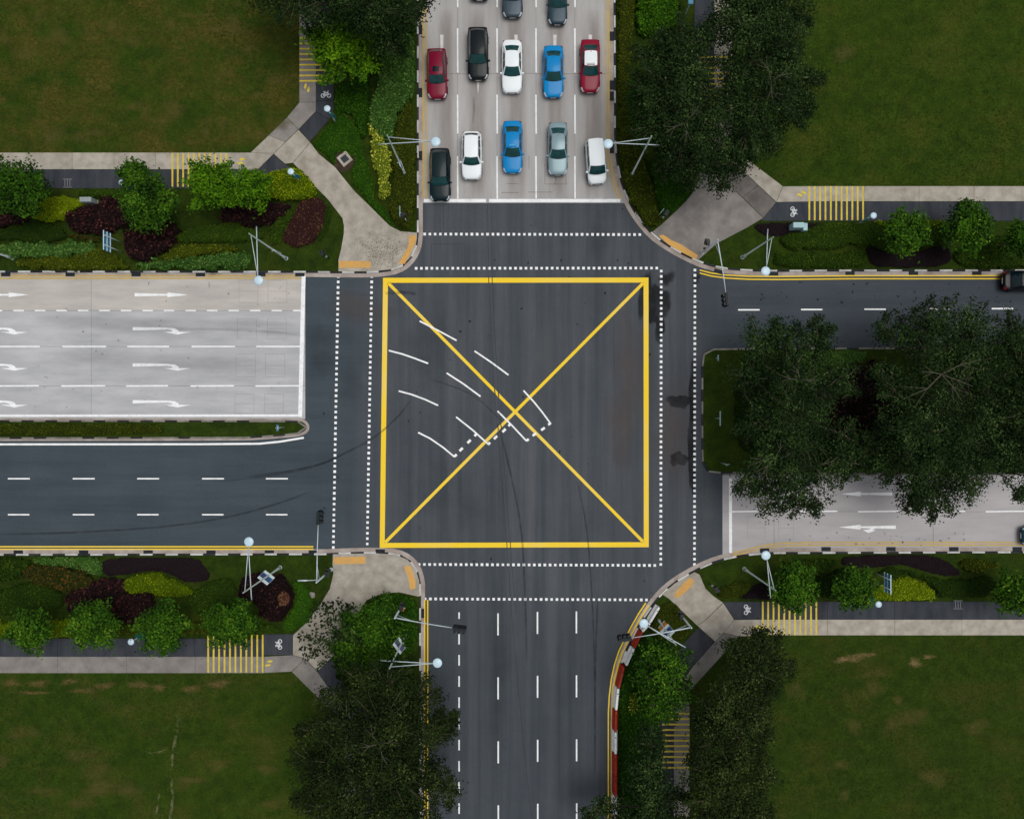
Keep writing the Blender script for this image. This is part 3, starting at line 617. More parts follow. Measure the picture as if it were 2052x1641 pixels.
# east concrete road paint
ribbon('stop_line', [(1463.5, 960), (1464, 1109)], 6, ZC+.004, m_white, ce)
for a, b in ((1467, 1549), (1590, 1678), (1719, 1804), (1848, 1934), (1975, 2062), (2104, 2190)): dash(a, 1026.5, b, 1025.5, 2.6, ce, ZC)
arrow_straight(1788, 991, 102, ce, 180); arrow_straight(1795, 1057.5, 114, ce, 180)
poly('lane_arrow', [(1748, 1059), (1738, 1062.5), (1729, 1063), (1740, 1069), (1756, 1063.5), (1747, 1063), (1757, 1059)], ZC+.004, m_white, ce)
EY = [(1468, 1109), (1490, 1104), (1520, 1096), (1560, 1090), (1620, 1088), (1800, 1088), (X1, 1088)]
ribbon('yellow_line', EY, 2.4, ZC+.014, m_yellow3, ce); ribbon('yellow_line', [(x, y+5.5) for x, y in EY], 2.4, ZC+.015, m_yellow3, ce)
for k in range(30): stain(random.uniform(1560, 2040), random.uniform(1066, 1096), random.uniform(1, 3), random.uniform(1, 3), 300+k, m_tyre, ce, ZC+.017)

# ------------------------------------------------------------------ foliage
def leafmesh(name, pts, nrm, size, tone, mat, parent=None, aspect=.55, sizevar=.35, base=None):
    """One leaf = one folded quad. pts (N,3), nrm (N,3) leaf normals, size metres."""
    N = len(pts)
    d = rng.normal(size=(N, 3)); d -= nrm*(d*nrm).sum(1, keepdims=True); d /= np.linalg.norm(d, axis=1, keepdims=True)+1e-9
    s_ = np.cross(nrm, d); L = size*(1+sizevar*rng.uniform(-1, 1, N))[:, None]; w = L*aspect
    v = np.empty((N, 4, 3), np.float32)
    v[:, 0] = pts-d*L/2; v[:, 1] = pts+s_*w/2+nrm*w*.18; v[:, 2] = pts+d*L/2-nrm*L*.1; v[:, 3] = pts-s_*w/2+nrm*w*.18
    v = v.reshape(-1, 3); tn = np.repeat(np.clip(tone, 0, 1), 4).astype(np.float32)
    mats = [mat]
    li = np.arange(4*N, dtype=np.int32); starts = np.arange(0, 4*N, 4, dtype=np.int32)
    mi = None
    if base is not None:
        bv, bf, bm, bt = base; off = len(v); v = np.vstack([v, bv]); tn = np.concatenate([tn, bt.astype(np.float32)])
        li = np.concatenate([li, (bf+off).ravel().astype(np.int32)]); starts = np.concatenate([starts, 4*N+np.arange(0, 4*len(bf), 4, dtype=np.int32)])
    me = bpy.data.meshes.new(name); me.vertices.add(len(v)); me.vertices.foreach_set('co', v.ravel().astype(np.float32))
    me.loops.add(len(li)); me.loops.foreach_set('vertex_index', li); me.polygons.add(len(starts)); me.polygons.foreach_set('loop_start', starts)
    me.update(calc_edges=True); me.materials.append(mat)
    a = me.attributes.new('tone', 'FLOAT', 'POINT'); a.data.foreach_set('value', tn)
    return link(bpy.data.objects.new(name, me), parent)
def unit(a): return a/(np.linalg.norm(a, axis=1, keepdims=True)+1e-9)
PAL = {
 'canopy': leafmat('leaf_canopy', [srgb(9, 19, 8), srgb(22, 37, 15), srgb(40, 59, 25), srgb(74, 94, 50)]),  # canopy stops: shaded interior and lit highlights are set in the leaf colour
 'canopyb': leafmat('leaf_canopy_olive', [srgb(11, 20, 8), srgb(26, 38, 14), srgb(44, 58, 23), srgb(80, 92, 46)]),
 'plum': leafmat('leaf_plum', [srgb(26, 19, 22), srgb(36, 27, 31), srgb(44, 33, 37), srgb(58, 44, 46)]),
 'bright': leafmat('leaf_bright', [srgb(22, 46, 5), srgb(56, 94, 10), srgb(84, 124, 14), srgb(112, 148, 26)]),
 'round': leafmat('leaf_round_tree', [srgb(16, 36, 7), srgb(40, 72, 13), srgb(62, 98, 18), srgb(98, 130, 36)]),
 'lime': leafmat('leaf_lime', [srgb(62, 80, 5), srgb(104, 122, 8), srgb(128, 144, 12), srgb(148, 162, 30)]),
 'green': leafmat('leaf_green', [srgb(24, 52, 7), srgb(46, 82, 10), srgb(62, 100, 14), srgb(84, 116, 26)]),
 'mid': leafmat('leaf_mid', [srgb(24, 42, 7), srgb(44, 65, 10), srgb(58, 80, 14), srgb(84, 102, 28)]),
 'dark': leafmat('leaf_dark', [srgb(18, 34, 6), srgb(32, 52, 8), srgb(44, 64, 12), srgb(62, 78, 20)]),
 'olive': leafmat('leaf_olive', [srgb(38, 46, 7), srgb(62, 73, 10), srgb(80, 90, 14), srgb(102, 108, 28)]),
 'sage': leafmat('leaf_sage', [srgb(36, 62, 20), srgb(60, 92, 34), srgb(80, 114, 48), srgb(110, 138, 72)]),
 'purple': leafmat('leaf_purple', [srgb(15, 10, 11), srgb(32, 19, 20), srgb(50, 28, 27), srgb(92, 52, 48)]),
 'maroon': leafmat('leaf_maroon', [srgb(34, 19, 20), srgb(54, 31, 30), srgb(72, 42, 36), srgb(122, 92, 56)]),
 'rust': leafmat('leaf_rust', [srgb(26, 32, 9), srgb(44, 50, 14), srgb(64, 58, 19), srgb(110, 72, 32)]),
 'variegated': leafmat('leaf_variegated', [srgb(46, 64, 12), srgb(108, 122, 28), srgb(164, 170, 54), srgb(206, 206, 96)]),
}
def inpoly(x, y, q):
    ins = np.zeros(x.shape, bool); n = len(q)
    for i in range(n):
        x1, y1 = q[i]; x2, y2 = q[(i+1) % n]
        if y1 == y2: continue
        c = ((y1 > y) != (y2 > y)) & (x < (x2-x1)*(y-y1)/(y2-y1)+x1); ins ^= c
    return ins
def edgedist(x, y, q):
    d = np.full(x.shape, 1e9); n = len(q)
    for i in range(n):
        ax, ay = q[i]; bx, by = q[(i+1) % n]; dx, dy = bx-ax, by-ay; L = dx*dx+dy*dy+1e-12
        t = np.clip(((x-ax)*dx+(y-ay)*dy)/L, 0, 1); d = np.minimum(d, (x-ax-t*dx)**2+(y-ay-t*dy)**2)
    return np.sqrt(d)
def wavy(x, y, seed, f):
    r_ = np.random.default_rng(seed); z = np.zeros_like(x)
    for k in range(6):
        a = r_.uniform(0, 6.28); fr = f*(1.6**(k*.6)); z += np.sin((x*np.cos(a)+y*np.sin(a))*fr+r_.uniform(0, 6.28))/(1+.5*k)
    return z/2.2
SEED = [100]
def bed(name, label, cat, pts, h, pal, leaf=.16, dens=95, rough=.12, edge=.35, lump=1.6, smooth=2, group=None, tonemid=.45, tonevar=.22):
    """A planted mass: a mounded body with real leaves spread over it."""
    SEED[0] += 1; sd_ = SEED[0]
    q = [P(x, y, h+.1) for x, y in chaikin(pts, smooth)]
    xs = [p[0] for p in q]; ys = [p[1] for p in q]; step = .15 if (max(xs)-min(xs))*(max(ys)-min(ys)) < 60 else .22
    gx = np.arange(min(xs)-step, max(xs)+2*step, step); gy = np.arange(min(ys)-step, max(ys)+2*step, step)
    def top(x, y):
        e_ = np.clip(edgedist(x, y, q)/edge, 0, 1); e_ = np.sqrt(1-(1-e_)**2)
        return .10+h*e_+rough*wavy(x, y, sd_, lump)*e_
    wob = .05 if rough < .07 else .17 if rough < .2 else .30
    def inside(x, y): return inpoly(x+wob*wavy(x, y, sd_+31, 3.2), y+wob*wavy(x, y, sd_+57, 3.2), q)
    XX, YY = np.meshgrid(gx, gy, indexing='ij'); IN = inside(XX, YY); ZZ = np.where(IN, top(XX, YY)-.07, .06)
    nx, ny = XX.shape; idx = np.arange(nx*ny).reshape(nx, ny)
    cell = (IN[:-1, :-1].astype(int)+IN[1:, :-1]+IN[:-1, 1:]+IN[1:, 1:]) >= 3
    f4 = np.stack([idx[:-1, :-1][cell], idx[1:, :-1][cell], idx[1:, 1:][cell], idx[:-1, 1:][cell]], 1)
    bv = np.stack([XX.ravel(), YY.ravel(), ZZ.ravel()], 1)
    used = np.unique(f4); mp = np.full(nx*ny, -1); mp[used] = np.arange(len(used)); f4 = mp[f4]; bv = bv[used]
    area = (max(xs)-min(xs))*(max(ys)-min(ys)); n = int(area*dens)
    px = rng.uniform(min(xs), max(xs), n); py = rng.uniform(min(ys), max(ys), n); k = inside(px, py); px, py = px[k], py[k]
    pz = top(px, py)+rng.uniform(-.10, .07, len(px))*(1+rough*2)
    if rough >= .2: pz += np.where(rng.uniform(0, 1, len(px)) < .3, rng.uniform(.05, .38, len(px)), 0)*np.clip(wavy(px, py, sd_+71, 4.5)+.4, 0, 1.2)
    nr = np.stack([rng.normal(0, .55, len(px)), rng.normal(0, .55, len(px)), np.abs(rng.normal(1, .25, len(px)))], 1); nr = unit(nr)
    tone = tonemid+.07+tonevar*.8*wavy(px, py, sd_+900, lump*1.3)+rng.normal(0, tonevar, len(px))
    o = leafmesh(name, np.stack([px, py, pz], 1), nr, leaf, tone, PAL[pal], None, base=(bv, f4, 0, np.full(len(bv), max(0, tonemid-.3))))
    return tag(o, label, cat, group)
def lobe_cluster(c, r, rz, ncl, per, cl, hollow=.35):
    """Leaf sprays gathered in clusters through a crown lobe."""
    u = unit(rng.normal(size=(ncl, 3))); u[:, 2] = np.where(u[:, 2] < -.35, -u[:, 2], u[:, 2])
    rad = (hollow+(1-hollow)*rng.uniform(0, 1, ncl)**.6)[:, None]*(1+.2*rng.normal(size=(ncl, 1)))
    cc = np.array(c)+u*rad*np.array([r, r, rz])
    m = np.maximum(3, rng.poisson(per, ncl)); k = np.repeat(np.arange(ncl), m)
    cs = rng.uniform(.6, 1.25, ncl)[k][:, None]; off = rng.normal(size=(len(k), 3))*np.array([cl, cl, cl*.45])*cs
    pts = cc[k]+off
    out = unit(u[k]*.5+rng.normal(0, .42, (len(k), 3))+np.array([0, 0, .9]))
    ctone = rng.normal(0, .22, ncl)[k]+.16*off[:, 2]/(cl*.45)*.5  # upper leaves of a cluster get lighter: top light put into tone
    return pts, out, ctone, cc
def tree(name, label, base, lobes, pal, trunk_h, leaf=.19, dens=1.0, per=40, cl=.42, group=None, cat='tree', tr=.22, tonemid=.33, hollow=.35, sprigs=5):
    """base: map point of the trunk; lobes: (x, y, z, r) read off the picture at height z, r in map pixels."""
    bx, by = P(*base); root = empty(name, (bx, by, .08), 0, label, cat, group)
    mb = MB(); top = Vector((0, 0, trunk_h))
    lean = [Vector((0, 0, -.1)), Vector((random.uniform(-.1, .1), random.uniform(-.1, .1), trunk_h*.5)), top]
    mb.tube(lean, [tr*1.25, tr, tr*.8], 8)
    allp = []; alln = []; allt = []
    zmin = min(l[2] for l in lobes); zmax = max(l[2] for l in lobes)+1e-3
    lw = [P(l[0], l[1], l[2]) for l in lobes]; cen = Vector((sum(p[0] for p in lw)/len(lw)-bx, sum(p[1] for p in lw)/len(lw)-by, 0))
    for lx, ly, lz, lr in lobes:
        wx, wy = P(lx, ly, lz); c = Vector((wx-bx, wy-by, lz)); r = lr*S*(H-lz)/H
        mid = top.lerp(c, .5)+Vector((random.uniform(-.4, .4), random.uniform(-.4, .4), .35))
        mb.tube([top, mid, c], [tr*.55, tr*.38, tr*.22], 6)
        ncl = max(6, int(dens*17*r*r)); pts, nr, ct, cc = lobe_cluster((c.x, c.y, c.z), r, r*.62, ncl, per, cl, hollow)
        for i in rng.choice(ncl, min(ncl, 9), replace=False):
            e_ = Vector(cc[i]); mb.tube([c, c.lerp(e_, .55)+Vector((0, 0, .15)), e_], [tr*.2, tr*.13, tr*.06], 5)
        for _ in range(sprigs):
            dv = Vector((c.x-cen.x, c.y-cen.y, 0)); dv = dv.normalized() if dv.length > .6 else Vector((random.uniform(-1, 1), random.uniform(-1, 1), 0)).normalized()
            a_ = math.atan2(dv.y, dv.x)+random.gauss(0, .75); dv = Vector((math.cos(a_), math.sin(a_), random.uniform(-.1, .35)))
            L_ = r*random.uniform(.95, 1.3)+.15; mb.tube([c, c+dv*L_*.6+Vector((0, 0, .1)), c+dv*L_], [tr*.16, tr*.1, .012], 5)
            for t_ in (.62, .8, .95, 1.06):
                m_ = max(4, int(per*.5*random.uniform(.6, 1.3))); q_ = np.array(c+dv*L_*t_)+rng.normal(size=(m_, 3))*np.array([.25, .25, .12])*(1.25-.5*t_)
                pts = np.vstack([pts, q_]); nr = np.vstack([nr, unit(np.stack([rng.normal(0, .45, m_), rng.normal(0, .45, m_), np.ones(m_)], 1))]); ct = np.concatenate([ct, np.full(m_, rng.normal(0, .12))])
        hz = (pts[:, 2]-c.z)/max(.3, r*.62)  # height in the lobe brightens tone below: top light painted into leaves
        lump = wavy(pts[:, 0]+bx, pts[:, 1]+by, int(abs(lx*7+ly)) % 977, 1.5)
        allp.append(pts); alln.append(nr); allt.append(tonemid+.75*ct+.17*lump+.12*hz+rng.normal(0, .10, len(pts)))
    mb.build('trunk', m_bark, root, True)
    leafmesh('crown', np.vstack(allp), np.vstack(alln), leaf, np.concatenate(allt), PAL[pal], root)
    return root

# big trees
def LB(z, *t): return [(x, y, z+dz, r) for x, y, r, dz in t]
tree('broad_tree', 'very dark broad tree at the top edge behind the bright green tree', (700, 20), LB(7, (540, -25, 45, -1), (600, -5, 55, 0), (665, 0, 50, 1), (735, 20, 55, 1), (790, 40, 42, 0), (815, 0, 35, -1), (720, -60, 70, 1), (620, -70, 70, 0), (775, 85, 30, -1)), 'canopy', 4.2, dens=1.1)
tree('small_tree', 'bright green feathery tree over the yellow bars on the path', (690, 125), LB(4.2, (650, 82, 34, .2), (702, 78, 36, .4), (716, 122, 32, 0), (665, 132, 26, -.4), (685, 105, 38, .6)), 'bright', 2.4, leaf=.27, dens=1.4, per=22, cl=.34, tr=.12)
tree('broad_tree', 'large dark tree beside the right edge of the queue of cars', (1350, 230), LB(7, (1318, 118, 40, -.5), (1366, 100, 46, .5), (1304, 190, 36, -.5), (1348, 185, 58, 1), (1312, 255, 38, 0), (1370, 265, 60, .8), (1420, 310, 48, 0), (1345, 315, 40, -1), (1440, 345, 32, -1), (1395, 160, 40, .6), (1425, 240, 46, .4), (1415, 75, 36, 0), (1460, 300, 36, -.2), (1385, 345, 26, -.8)), 'canopy', 4, dens=1.05)
tree('broad_tree', 'large dark tree spreading over the edge of the top right lawn', (1490, 140), LB(7, (1500, -10, 65, 0), (1560, 30, 60, 0), (1490, 80, 60, 1), (1560, 120, 60, .8), (1600, 165, 36, -.6), (1530, 190, 55, .8), (1575, 230, 30, -.6), (1480, 160, 40, .5), (1500, 260, 48, .2), (1475, 310, 34, -.6), (1530, 275, 28, -.8), (1480, 25, 38, 0), (1455, 215, 34, .2), (1600, 210, 26, -.8), (1590, 60, 26, -.4)), 'canopy', 4, dens=1.0)
tree('broad_tree', 'large dark open tree at the blunt end of the right hand median', (1560, 830), LB(7, (1520, 690, 40, -.6), (1572, 685, 40, -.4), (1640, 672, 24, -.6), (1640, 700, 34, 0), (1510, 760, 38, -.4), (1575, 760, 52, .6), (1640, 790, 44, .4), (1528, 845, 48, .5), (1600, 855, 64, 1), (1560, 920, 60, .6), (1500, 952, 32, -.6), (1545, 985, 40, -.8), (1610, 970, 46, -.3), (1655, 930, 38, 0), (1680, 770, 30, -.8), (1685, 870, 24, -1), (1610, 1010, 24, -1.1)), 'canopy', 3.6, dens=.8, hollow=.45)
tree('broad_tree', 'large dark tree with bare radiating branches in the middle of the median', (1890, 820), LB(7, (1880, 655, 46, -.6), (1830, 665, 36, -.6), (1780, 668, 24, -1), (1940, 665, 40, -.6), (1860, 715, 46, 0), (1935, 730, 46, 0), (1810, 800, 44, 0), (1880, 800, 40, .2), (1840, 870, 62, .8), (1910, 880, 62, .8), (1860, 945, 58, .2), (1925, 950, 48, -.2), (1790, 920, 40, -.4), (1870, 995, 36, -1), (1965, 840, 46, .2), (1830, 985, 30, -1), (1985, 700, 34, -.4), (1975, 770, 34, 0), (1800, 860, 36, 0), (1985, 910, 36, 0), (1780, 760, 26, -.4), (1735, 895, 32, -1.2), (1770, 880, 30, -.8), (1700, 930, 26, -1)), 'canopy', 3.6, dens=.95, hollow=.4)
tree('broad_tree', 'dark tree cut by the right edge of the photo on the median', (2080, 830), LB(7, (2030, 680, 40, -.6), (2040, 740, 44, 0), (2020, 800, 40, 0), (2060, 830, 60, .8), (2030, 880, 50, .3), (2050, 930, 44, -.4), (2090, 760, 60, .4), (2110, 900, 60, .4), (2048, 985, 14, -1)), 'canopy', 3.6, dens=1.0)
tree('broad_tree', 'very large dark tree overhanging the left edge of the bottom road', (760, 1480), LB(7, (688, 1405, 34, -.4), (732, 1372, 40, 0), (775, 1375, 46, .2), (835, 1400, 40, -.3), (640, 1472, 34, -.6), (696, 1456, 48, .6), (765, 1450, 62, 1), (840, 1470, 50, .2), (880, 1455, 26, -1), (895, 1440, 14, -1.2), (635, 1530, 44, -.5), (700, 1530, 60, .7), (780, 1540, 64, 1), (850, 1550, 40, 0), (885, 1580, 26, -1), (680, 1610, 56, .3), (760, 1620, 60, .6), (830, 1630, 44, 0), (720, 1690, 70, 0), (620, 1600, 24, -1)), 'canopyb', 4, dens=1.0, tonemid=.28)
tree('broad_tree', 'dense mid green tree behind the red and white barriers', (1325, 1365), LB(4, (1312, 1322, 32, 0), (1346, 1325, 34, .2), (1304, 1372, 30, 0), (1332, 1375, 42, .6), (1360, 1390, 24, -.4), (1312, 1415, 28, -.2), (1345, 1415, 22, -.3)), 'round', 2.4, dens=1.1, tonemid=.2, sprigs=2, per=22, leaf=.25)
tree('broad_tree', 'olive brown tree on the lawn corner beside the diagonal path', (1500, 1335), LB(5.5, (1490, 1305, 32, 0), (1535, 1300, 32, 0), (1555, 1335, 26, -.3), (1510, 1345, 42, .5), (1492, 1362, 24, 0), (1535, 1375, 30, -.2), (1525, 1280, 14, -.6)), 'canopyb', 3, sprigs=3, dens=.95, tonemid=.3)
tree('broad_tree', 'olive brown tree in the middle of the clump by the bottom right path', (1450, 1430), LB(6, (1456, 1400, 30, 0), (1490, 1405, 40, .2), (1426, 1440, 28, -.2), (1455, 1450, 50, .6), (1510, 1450, 36, 0), (1430, 1485, 36, .1), (1490, 1495, 36, .1)), 'canopyb', 3, dens=.95, tonemid=.3)
tree('broad_tree', 'olive brown tree at the bottom edge beside the bottom right path', (1460, 1590), LB(6, (1415, 1545, 38, 0), (1465, 1540, 42, .3), (1515, 1555, 34, 0), (1440, 1595, 50, .6), (1500, 1605, 44, .3), (1410, 1640, 40, 0), (1470, 1660, 50, .3), (1525, 1650, 30, -.3)), 'canopyb', 3, dens=.95, tonemid=.35)
tree('broad_tree', 'dark tree at the bottom edge leaning over the red and white barriers', (1285, 1580), LB(5, (1298, 1490, 28, 0), (1300, 1540, 34, .3), (1290, 1575, 32, 0), (1305, 1600, 42, .5), (1228, 1612, 18, -.8), (1262, 1648, 34, 0), (1305, 1655, 48, .3), (1195, 1625, 18, -1), (1350, 1600, 20, -.5), (1340, 1650, 26, -.3)), 'canopy', 3, dens=1.05)
tree('small_tree', 'dense green bushy tree beside the bottom left corner path', (730, 1270), LB(2.2, (762, 1232, 30, 0), (718, 1258, 30, -.2), (748, 1280, 40, .3), (775, 1290, 26, 0), (702, 1300, 32, -.2), (745, 1325, 40, .2), (785, 1350, 34, 0)), 'round', 1.6, leaf=.24, dens=1.3, tr=.12, tonemid=.24)
tree('small_tree', 'sparse thin tree with scattered leaves over the bottom left concrete path', (690, 1262), LB(2.6, (655, 1250, 30, 0), (640, 1285, 28, 0), (680, 1230, 22, -.2), (660, 1310, 24, 0), (690, 1275, 28, .2)), 'canopy', 1.4, leaf=.3, dens=.42, per=5, cl=.4, tr=.06, hollow=.1)
# round street trees along the cycle paths
def rtree(label, x, y, r, pal='round', z=3.6, dens=1.35, tm=.30, grp='small round trees along the cycle paths'):
    r *= .94; L = [(x, y, z+.5, r*.62)]
    for k in range(6):
        a = k*math.pi/3+random.uniform(-.25, .25); L.append((x+math.cos(a)*r*.55, y+math.sin(a)*r*.55, z+random.uniform(-.25, .25), r*random.uniform(.36, .48)))
    return tree('round_tree', label, (x+(CX-x)*.045, y+(CY-y)*.045), L, pal, z-1.4, sprigs=1, leaf=.25, dens=dens*1.25, per=24, cl=.30, group=grp, tr=.1, tonemid=tm)
rtree('dark green round tree at the left edge beside the upper left cycle path', 38, 382, 62, tm=.2)
rtree('ragged round tree beside the grey dark strip, left of the yellow bars', 300, 408, 58, tm=.26)
rtree('small leafy tree top standing over the dark cycle strip near the path lamp', 268, 350, 26, tm=.26)
rtree('bright round tree over the yellow bars in the upper left strip', 428, 372, 54, 'bright', tm=.26)
rtree('round green tree between the bars and the lime hedge, upper left', 500, 382, 44, 'bright', tm=.24)
rtree('leftmost round tree beside the lower left cycle path', 62, 1262, 44)
rtree('round tree second from the left beside the lower left cycle path', 192, 1250, 52)
rtree('round tree just right of the path lamp in the lower left strip', 328, 1258, 54)
rtree('bright round tree overhanging the yellow bars in the lower left strip', 462, 1250, 50)
rtree('bright round tree right of the path lamp in the upper right strip', 1813, 466, 46)
rtree('darker round tree second from the lamp in the upper right strip', 1940, 456, 52, tm=.22)
rtree('round tree cut by the right edge in the upper right strip', 2044, 482, 34, tm=.18)
rtree('round tree overhanging the yellow bars in the lower right strip', 1590, 1178, 48)
rtree('round tree beside the blue slatted sign in the lower right strip', 1712, 1180, 44, tm=.26)
rtree('round tree cut by the right edge in the lower right strip', 2034, 1188, 46, tm=.22)

m_limb = M('pale_bark', srgb(76, 74, 60), .95, var=.25, scale=6)
def limbs(word, hub, ends, z, r0=.07):
    t = next(o for o in bpy.data.objects if o.parent is None and word in o.get('label', ''))
    hx, hy = P(hub[0], hub[1], z)
    for ex, ey in ends:
        x2, y2 = P(ex, ey, z+.4); a = Vector((hx, hy, z))-t.location; b = Vector((x2, y2, z+.4))-t.location; n_ = Vector((-(b-a).y, (b-a).x, 0)).normalized(); L_ = (b-a).length
        m1 = a.lerp(b, .45)+n_*L_*random.uniform(-.1, .1)+Vector((0, 0, .25)); q = MB(); q.tube([a, m1, b], [r0, r0*.65, .015], 6)
        for k in (1, -1):
            q.tube([m1, m1.lerp(b, .5)+n_*k*L_*.16, m1.lerp(b, .8)+n_*k*L_*.26+Vector((0, 0, .15))], [r0*.45, r0*.3, .012], 5)
        q.build('branch', m_limb, t, True)
limbs('bare radiating branches', (1886, 752), [(1966, 722), (1950, 776), (1928, 806), (1808, 802), (1842, 746)], 8.9, .055)
limbs('blunt end of the right', (1552, 918), [(1500, 935), (1592, 905), (1520, 962), (1565, 880)], 8.6, .05); limbs('blunt end of the right', (1602, 762), [(1560, 752), (1590, 735), (1640, 764)], 8.6, .05); limbs('blunt end of the right', (1632, 936), [(1600, 928), (1672, 925), (1650, 962)], 8.2, .05)
limbs('very large dark tree overhanging', (760, 1490), [(800, 1475), (720, 1500), (780, 1540), (742, 1450)], 9.0, .05)
limbs('right edge of the queue of cars', (1370, 250), [(1330, 270), (1372, 290), (1400, 215)], 9.0, .045); limbs('top right lawn', (1545, 165), [(1520, 120), (1585, 150), (1550, 210)], 9.0, .045)

# planted beds (map outlines)
B = bed
# upper left strip
B('shrub_bed', 'lime yellow mounded shrub bed left of the grey cabinet', 'shrub bed', [(58, 415), (78, 398), (110, 391), (150, 396), (170, 402), (168, 412), (135, 425), (124, 444), (90, 445), (58, 438)], .7, 'lime', .14, 130)
B('hedge', 'low clipped green hedge along the cycle path above the grey cabinet', 'hedge', [(150, 382), (165, 377), (235, 377), (240, 390), (215, 398), (152, 396)], .5, 'mid', .12, 150, .05)
B('shrub_bed', 'dark purple shrubs right of the lime bed and below the grey cabinet', 'shrub bed', [(125, 440), (132, 425), (165, 412), (200, 405), (215, 392), (250, 398), (262, 430), (258, 452), (210, 470), (170, 470), (132, 458)], .8, 'purple', .26, 60, .22, .3, 3)
B('shrub_bed', 'dark purple shrubs at the left edge under the round tree', 'shrub bed', [(-60, 415), (0, 412), (45, 425), (55, 440), (15, 455), (-60, 462)], .7, 'purple', .26, 60, .2)
B('shrub_bed', 'dark purple shrubs right of the blue slatted sign', 'shrub bed', [(243, 470), (258, 452), (300, 440), (345, 442), (360, 462), (345, 492), (325, 505), (290, 528), (258, 525), (246, 500)], .8, 'purple', .28, 58, .25, .3, 3)
B('ground_cover', 'smooth dark green mound at the left edge above the sage shrubs', 'ground cover', [(-60, 465), (0, 462), (50, 445), (105, 447), (128, 462), (132, 482), (60, 492), (25, 480), (-60, 490)], .5, 'dark', .11, 170, .05)
B('shrub_bed', 'grey green shrub bed beside the kerb in the upper left strip', 'shrub bed', [(-60, 500), (15, 488), (60, 485), (110, 492), (145, 482), (195, 490), (190, 512), (120, 518), (60, 520), (10, 514), (-60, 520)], .7, 'sage', .2, 90, .2, .3, 3)
B('shrub_bed', 'olive shrub bed along the kerb below the blue slatted sign', 'shrub bed', [(20, 522), (80, 514), (150, 512), (200, 492), (225, 515), (255, 528), (262, 542), (150, 542), (40, 541)], .6, 'olive', .18, 100, .16, .3, 2.5)
B('shrub_bed', 'mixed olive shrubs left of the blue slatted sign', 'shrub bed', [(128, 470), (160, 470), (205, 478), (200, 490), (150, 482), (130, 478)], .5, 'rust', .18, 90, .16)
B('ground_cover', 'smooth green mound between the round trees and the lamp pole', 'ground cover', [(345, 470), (400, 450), (470, 448), (520, 460), (535, 475), (500, 486), (430, 486), (370, 490), (350, 484)], .55, 'mid', .11, 170, .06)
B('shrub_bed', 'olive green shrub bed under the smooth mound, upper left strip', 'shrub bed', [(330, 502), (370, 488), (425, 488), (470, 492), (480, 505), (420, 512), (360, 520), (318, 526)], .6, 'olive', .17, 110, .15)
B('shrub_bed', 'leafy grey green shrubs along the kerb left of the lamp pole', 'shrub bed', [(265, 540), (272, 522), (318, 524), (365, 518), (425, 508), (480, 500), (502, 515), (505, 532), (470, 541), (350, 542)], .7, 'sage', .2, 95, .2, .3, 3, tonemid=.35)
B('shrub_bed', 'dark purple shrubs under the round green trees left of the maroon bed', 'shrub bed', [(440, 415), (480, 400), (540, 402), (580, 408), (578, 425), (545, 442), (520, 456), (470, 448), (435, 440)], .7, 'purple', .25, 60, .2)
B('hedge', 'lime green hedge pointing at the corner path under the teal path lamp', 'hedge', [(488, 352), (530, 345), (575, 336), (592, 334), (618, 358), (634, 380), (622, 395), (590, 402), (560, 400), (520, 398), (490, 385)], .9, 'lime', .17, 120, .12, .3, 2, tonemid=.3, tonevar=.26)
B('shrub_bed', 'rounded maroon shrub bed inside the curved grass verge', 'shrub bed', [(575, 455), (588, 425), (598, 404), (625, 395), (645, 396), (650, 420), (648, 455), (630, 485), (595, 500), (572, 492), (560, 478)], .45, 'maroon', .13, 140, .08)
B('ground_cover', 'green shrubs on the left flank of the maroon bed', 'ground cover', [(545, 445), (575, 420), (592, 412), (584, 440), (566, 462), (556, 492), (540, 492), (536, 465)], .55, 'mid', .15, 120, .1)
B('ground_cover', 'thin strip of clipped green on the right of the maroon bed', 'ground cover', [(636, 470), (650, 440), (652, 412), (662, 415), (662, 445), (650, 475), (632, 490)], .3, 'dark', .1, 170, .03)
# upper left, beside the queue of cars
B('ground_cover', 'bright green ground cover around the square manhole', 'ground cover', [(640, 270), (668, 240), (690, 225), (712, 245), (728, 290), (740, 340), (752, 380), (748, 410), (715, 378), (702, 352), (712, 322), (690, 302), (668, 312), (672, 335), (645, 305), (626, 292)], .35, 'green', .12, 150, .08, .25, 2, tonemid=.36)
B('ground_cover', 'green shrub mass below the bright feathery tree', 'ground cover', [(672, 170), (700, 165), (735, 150), (742, 200), (735, 250), (728, 290), (712, 240), (690, 222), (672, 232), (668, 200)], .5, 'green', .15, 120, .15, .3, 2, tonemid=.22)
B('shrub_bed', 'sage green leafy shrubs along the car queue under the top tree', 'shrub bed', [(765, 110), (790, 70), (830, 60), (832, 180), (805, 215), (795, 240), (785, 282), (760, 275), (736, 250), (738, 210), (755, 175)], .7, 'sage', .22, 75, .18, .3, 2.5, tonemid=.38)
B('hedge', 'olive hedge along the kerb left of the queue of cars', 'hedge', [(800, 225), (832, 185), (833, 460), (808, 458), (785, 442), (775, 410), (790, 370), (782, 320), (786, 285)], .7, 'olive', .14, 120, .12, .25, 2.5, tonemid=.26)
B('flowering_shrub', 'yellow flecked variegated shrub strip beside the square manhole verge', 'shrub', [(735, 245), (752, 255), (770, 275), (784, 310), (786, 350), (776, 398), (762, 400), (756, 370), (748, 335), (740, 290)], .75, 'variegated', .2, 70, .2, .25, 3)
